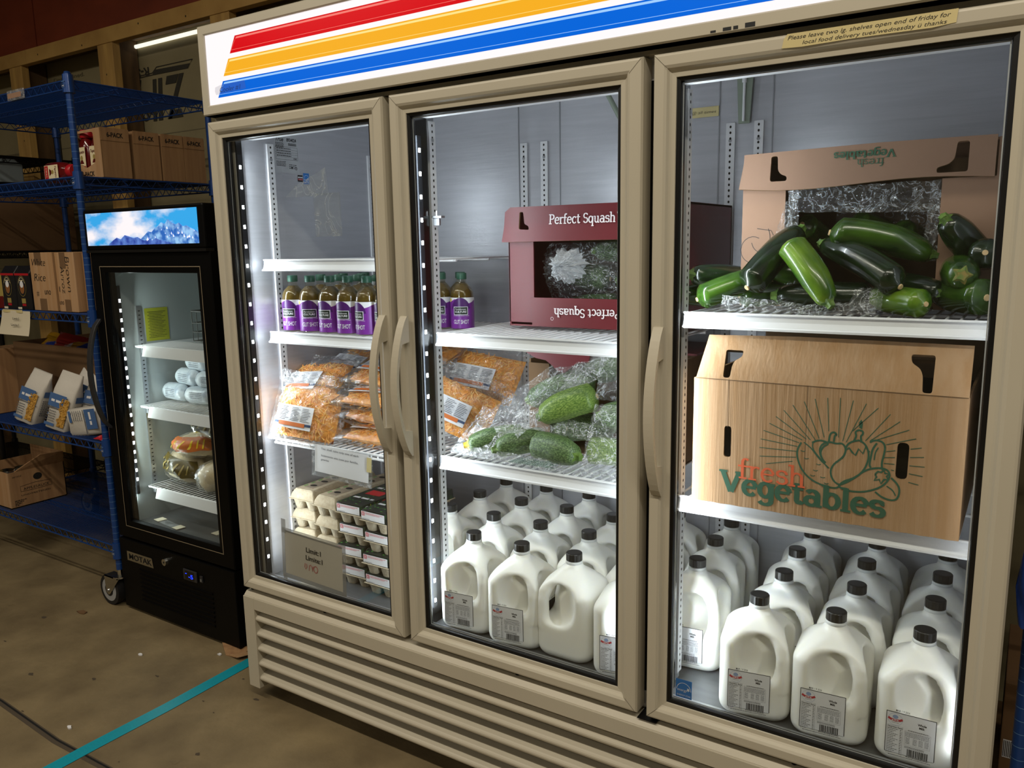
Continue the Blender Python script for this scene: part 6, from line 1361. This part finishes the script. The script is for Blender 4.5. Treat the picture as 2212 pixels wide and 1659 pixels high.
def pasta(label, loc, rot, win=True, seed=0, h_=.235):
    t = thing('pasta_bag', label, 'pasta bag', loc, tuple(R(a) for a in rot), 'white bags of pasta'); m = MB(); w_, d_ = .058, .036; rr = []
    for z, k, kd in ((.0, .92, .85), (.004, 1, 1), (.12, 1.0, 1.0), (.165, .97, .75), (.205, .92, .35), (h_, .90, .06)):
        rr.append([(w_*k*math.copysign(abs(math.cos(6.2832*j/20))**.45, math.cos(6.2832*j/20))*(1+.025*noise3((j, z*40, seed), 1)), d_*kd*math.copysign(abs(math.sin(6.2832*j/20))**.45, math.sin(6.2832*j/20))+.004*noise3((j*2, z*30, seed), 1), z) for j in range(20)])
    m.rings(rr, 'bag_white'); m.build('paper_bag', t)
    m = MB(); O = (0, -d_-.0030, 0); O2 = (0, -d_-.0036, 0); m.rect(O, X3, Z3, -.052, .030, .095, .150, 'bag_blue'); m.scribble(O2, X3, Z3, -.040, .012, .116, .010, 'paper', seed); m.rect(O, X3, Z3, -.052, .050, .088, .092, 'ink_grey')
    for k in range(5): m.scribble(O, X3, Z3, -.050, -.008, .075-k*.010, .003, 'ink_grey', k)
    m.rect(O, X3, Z3, -.052, -.005, .014, .026, 'bag_blue'); O3 = (w_+.003, 0, 0); m.rect(O3, Y3, Z3, -.022, .022, .13, .155, 'bag_blue')
    for k in range(8): m.scribble(O3, Y3, Z3, -.020, .020, .11-k*.009, .004, 'ink_grey', 9+k)
    m.build('print', t)
    if win:
        m = MB(); g = random.Random(seed); m.rings([[(.006, -d_-.002, .018), (.042, -d_-.002, .018), (.046, -d_-.002, .135), (.022, -d_-.002, .140)], [(.008, -d_-.0034, .020), (.040, -d_-.0034, .020), (.044, -d_-.0034, .133), (.023, -d_-.0034, .138)]], 'pasta', smooth=False)
        for k in range(34):
            x, z = .010+g.uniform(0, .032), .024+g.uniform(0, .108); a = g.uniform(0, 3); m.tube([(x+.006*math.cos(a+q), -d_-.004, z+.006*math.sin(a+q)) for q in (0, .9, 1.8, 2.7, 3.6)], .0024, 5, 'pasta')
        m.build('pasta_window', t)
    return t
pasta('white pasta bag at the left end of the shelf, leaning back, narrow window', (-1.665, .225, .669), (-12, 16, 14), True, 1)
pasta('white pasta bag behind and right of the leftmost one, folded top', (-1.560, .315, .669), (-16, 14, 30), False, 2, .225)
pasta('white pasta bag in the middle with blue panel and ring pasta window', (-1.390, .215, .669), (-8, 15, 18), True, 3, .245)
pasta('shaded pasta bag behind the ring pasta bag', (-1.300, .310, .669), (-12, 12, 34), True, 4, .22)
pasta('dark shaded pasta bag leaning at the back near the post', (-1.200, .318, .669), (-14, 18, 30), True, 5, .21)
pasta('pasta bag lying on its side at the shelf edge beside the blue post', (-1.270, .215, .711), (4, 82, 20), False, 6)
pasta('pale bag top at the back of the shelf, left of centre', (-1.415, .322, .700), (-6, 20, 20), False, 7, .22)
t = thing('red_bag', 'red crumpled bag corner under the side-lying pasta bag at the blue post', 'bag', (-1.035, .215, .668)); m = MB(); crumple(m, (-.06, -.03, .004), (.04, -.03, .003), (.04, .05, .035), (-.02, .05, .03), .006, 'ketchup_cap', 10, 3); m.build('wrapper', t)
# bottom shelf
t = at_world('applesauce_carton', 'open brown APPLESAUCE carton on the bottom shelf of the blue rack', 'cardboard box', (-1.98, .30, .25))
X0, X1, Y0, Y1, Z0, Z1 = -2.13, -1.838, .188, .44, .251, .418
m = MB(); m.box(X0, X1, Y0, Y0+.004, Z0, Z1, 'card_light'); m.box(X0, X0+.004, Y0, Y1, Z0, Z1, 'card'); m.box(X1-.004, X1, Y0+.004, Y1, Z0, Z1, 'card'); m.box(X0, X1, Y1-.004, Y1, Z0, Z1+.05, 'card'); m.box(X0, X1, Y0, Y1, Z0, Z0+.004, 'card'); m.build('carton_body', t)
m = MB(); m.quad([(X1-.002, Y0+.03, Z1), (X1-.002, Y1, Z1), (X1+.025, Y1-.01, Z1+.055), (X1+.02, Y0+.14, Z1+.06)], 'card'); m.build('raised_flap', t).modifiers.new('s', 'SOLIDIFY').thickness = .004
m = MB(); O = (X1+.0008, 0, 0); m.text('APPLESAUCE', O, Y3, Z3, .247, .326, .016, 'dark_ink', bold=0, width=.115); m.text('GREEN VALLEY' if False else 'UNSWEETENED', O, Y3, Z3, .235, .300, .010, 'dark_ink', width=.13); m.line(O, Y3, Z3, [(.235, .322), (.235, .346), (.30, .352), (.375, .348), (.375, .322), (.30, .320), (.235, .322)], .0015, 'dark_ink')
m.disc(O, Y3, Z3, .315, .378, .020, .016, 'dark_ink', 16)
for k in range(4): m.scribble(O, Y3, Z3, .205, .255-.01*k, .282-k*.007, .0035, 'dark_ink', k)
m.text('24/15OZ', O, Y3, Z3, .205, .392, .010, 'dark_ink', width=.04); m.build('side_print', t)
for i in range(3):
    c = thing('food_can', 'silver can top showing in the open applesauce carton, '+('front', 'middle', 'back')[i]+' one', 'can', (-1.95+.0*i, .235+i*.072, .257), 0, 'cans in the applesauce carton'); m = MB(); m.cyl((0, 0, 0), (0, 0, .148), .034, n=24, m='steel'); m.build('can_body', c); m = MB(); m.cyl((0, 0, .148), (0, 0, .152), .035, .034, n=24, m='chrome'); m.build('lid_rim', c)
# black rack goods
t = tbox('dark brown carton printed CRACKERS on the black rack', -3.1, -2.27, .42, .86, 1.409, 1.69, 'card_dark', name='cracker_carton'); m = MB(); m.text('CRACKERS', (0, .4192, 0), X3, Z3, -2.90, 1.425, .075, 'dark_ink', bold=.04, width=.56); m.build('lettering', t)
t = at_world('bulk_bag', 'pale grey-blue bag with a black round mark on the black rack', 'bag', (-2.33, .55, 1.739)); m = MB()
m.rings([[(-2.44, .50, z), (-2.25, .50, z), (-2.25, .62, z), (-2.44, .62, z)] if z < 1.83 else [(-2.43, .53, z), (-2.26, .53, z), (-2.26, .59, z), (-2.43, .59, z)] for z in (1.739, 1.825, 1.850)], 'bag_grey', smooth=False); m.build('sack', t, .006); m = MB(); m.disc((0, .4990, 0), X3, Z3, -2.285, 1.765, .018, .020, 'ink', 16); m.rect((0, .4990, 0), X3, Z3, -2.40, -2.36, 1.78, 1.83, 'paper_cream'); m.build('print', t)
t = at_world('metal_pole', 'dark vertical metal tube standing behind the blue rack next to a timber post', 'pole', (-2.42, .90, 0)); m = MB(); m.cyl((-2.43, .90, 0), (-2.43, .90, 2.06), .018, n=14, m='black_wire'); m.build('tube', t)
# behind the bottom shelf: dim packages
for i in range(7):
    x = -1.95+i*.135; t = at_world('upright_packet', 'dim upright packet on the floor behind the blue rack, '+('first', 'second', 'third', 'fourth', 'fifth', 'sixth', 'last')[i]+' from the left', 'packet', (x, .86, 0), 'dim packets behind the rack'); m = MB(); m.box(x-.045, x+.045, .82, .86, 0, .50+.03*(i % 3), ('coffee_black', 'wheel_grey', 'coffee_black')[i % 3]); m.build('pack', t, .004); m = MB(); m.rect((0, .8194, 0), X3, Z3, x-.03, x+.02, .40, .46, 'wheel_grey'); m.build('label', t)
# right-hand side: box and blue bag past the refrigerator
t = tbox('brown carton with a barcode label past the right edge of the refrigerator', 1.995, 2.40, .30, .60, .284, .50, 'card_dark'); m = MB(); m.rect((0, .2994, 0), X3, Z3, 2.0, 2.02, .335, .375, 'paper');  # board coloured darker to imitate the shade beside the refrigerator
for k in range(6): m.rect((0, .2990, 0), X3, Z3, 2.001+.003*k, 2.0025+.003*k, .337, .373, 'ink')
m.build('barcode_label', t)
t = at_world('blue_plastic_bag', 'shiny blue plastic bag hanging at the right of the refrigerator', 'bag', (2.06, .03, .79)); m = MB(); g = random.Random(8)
m.grid(lambda u, v: (2.036+.042*math.cos(6.2832*u)*(1-.35*abs(v-.5)), .035+.035*math.sin(6.2832*u)*(1-.3*v)+.006*math.sin(u*40+v*9), .745+.13*v), 30, 12, 'bluebag'); m.build('bag_body', t)
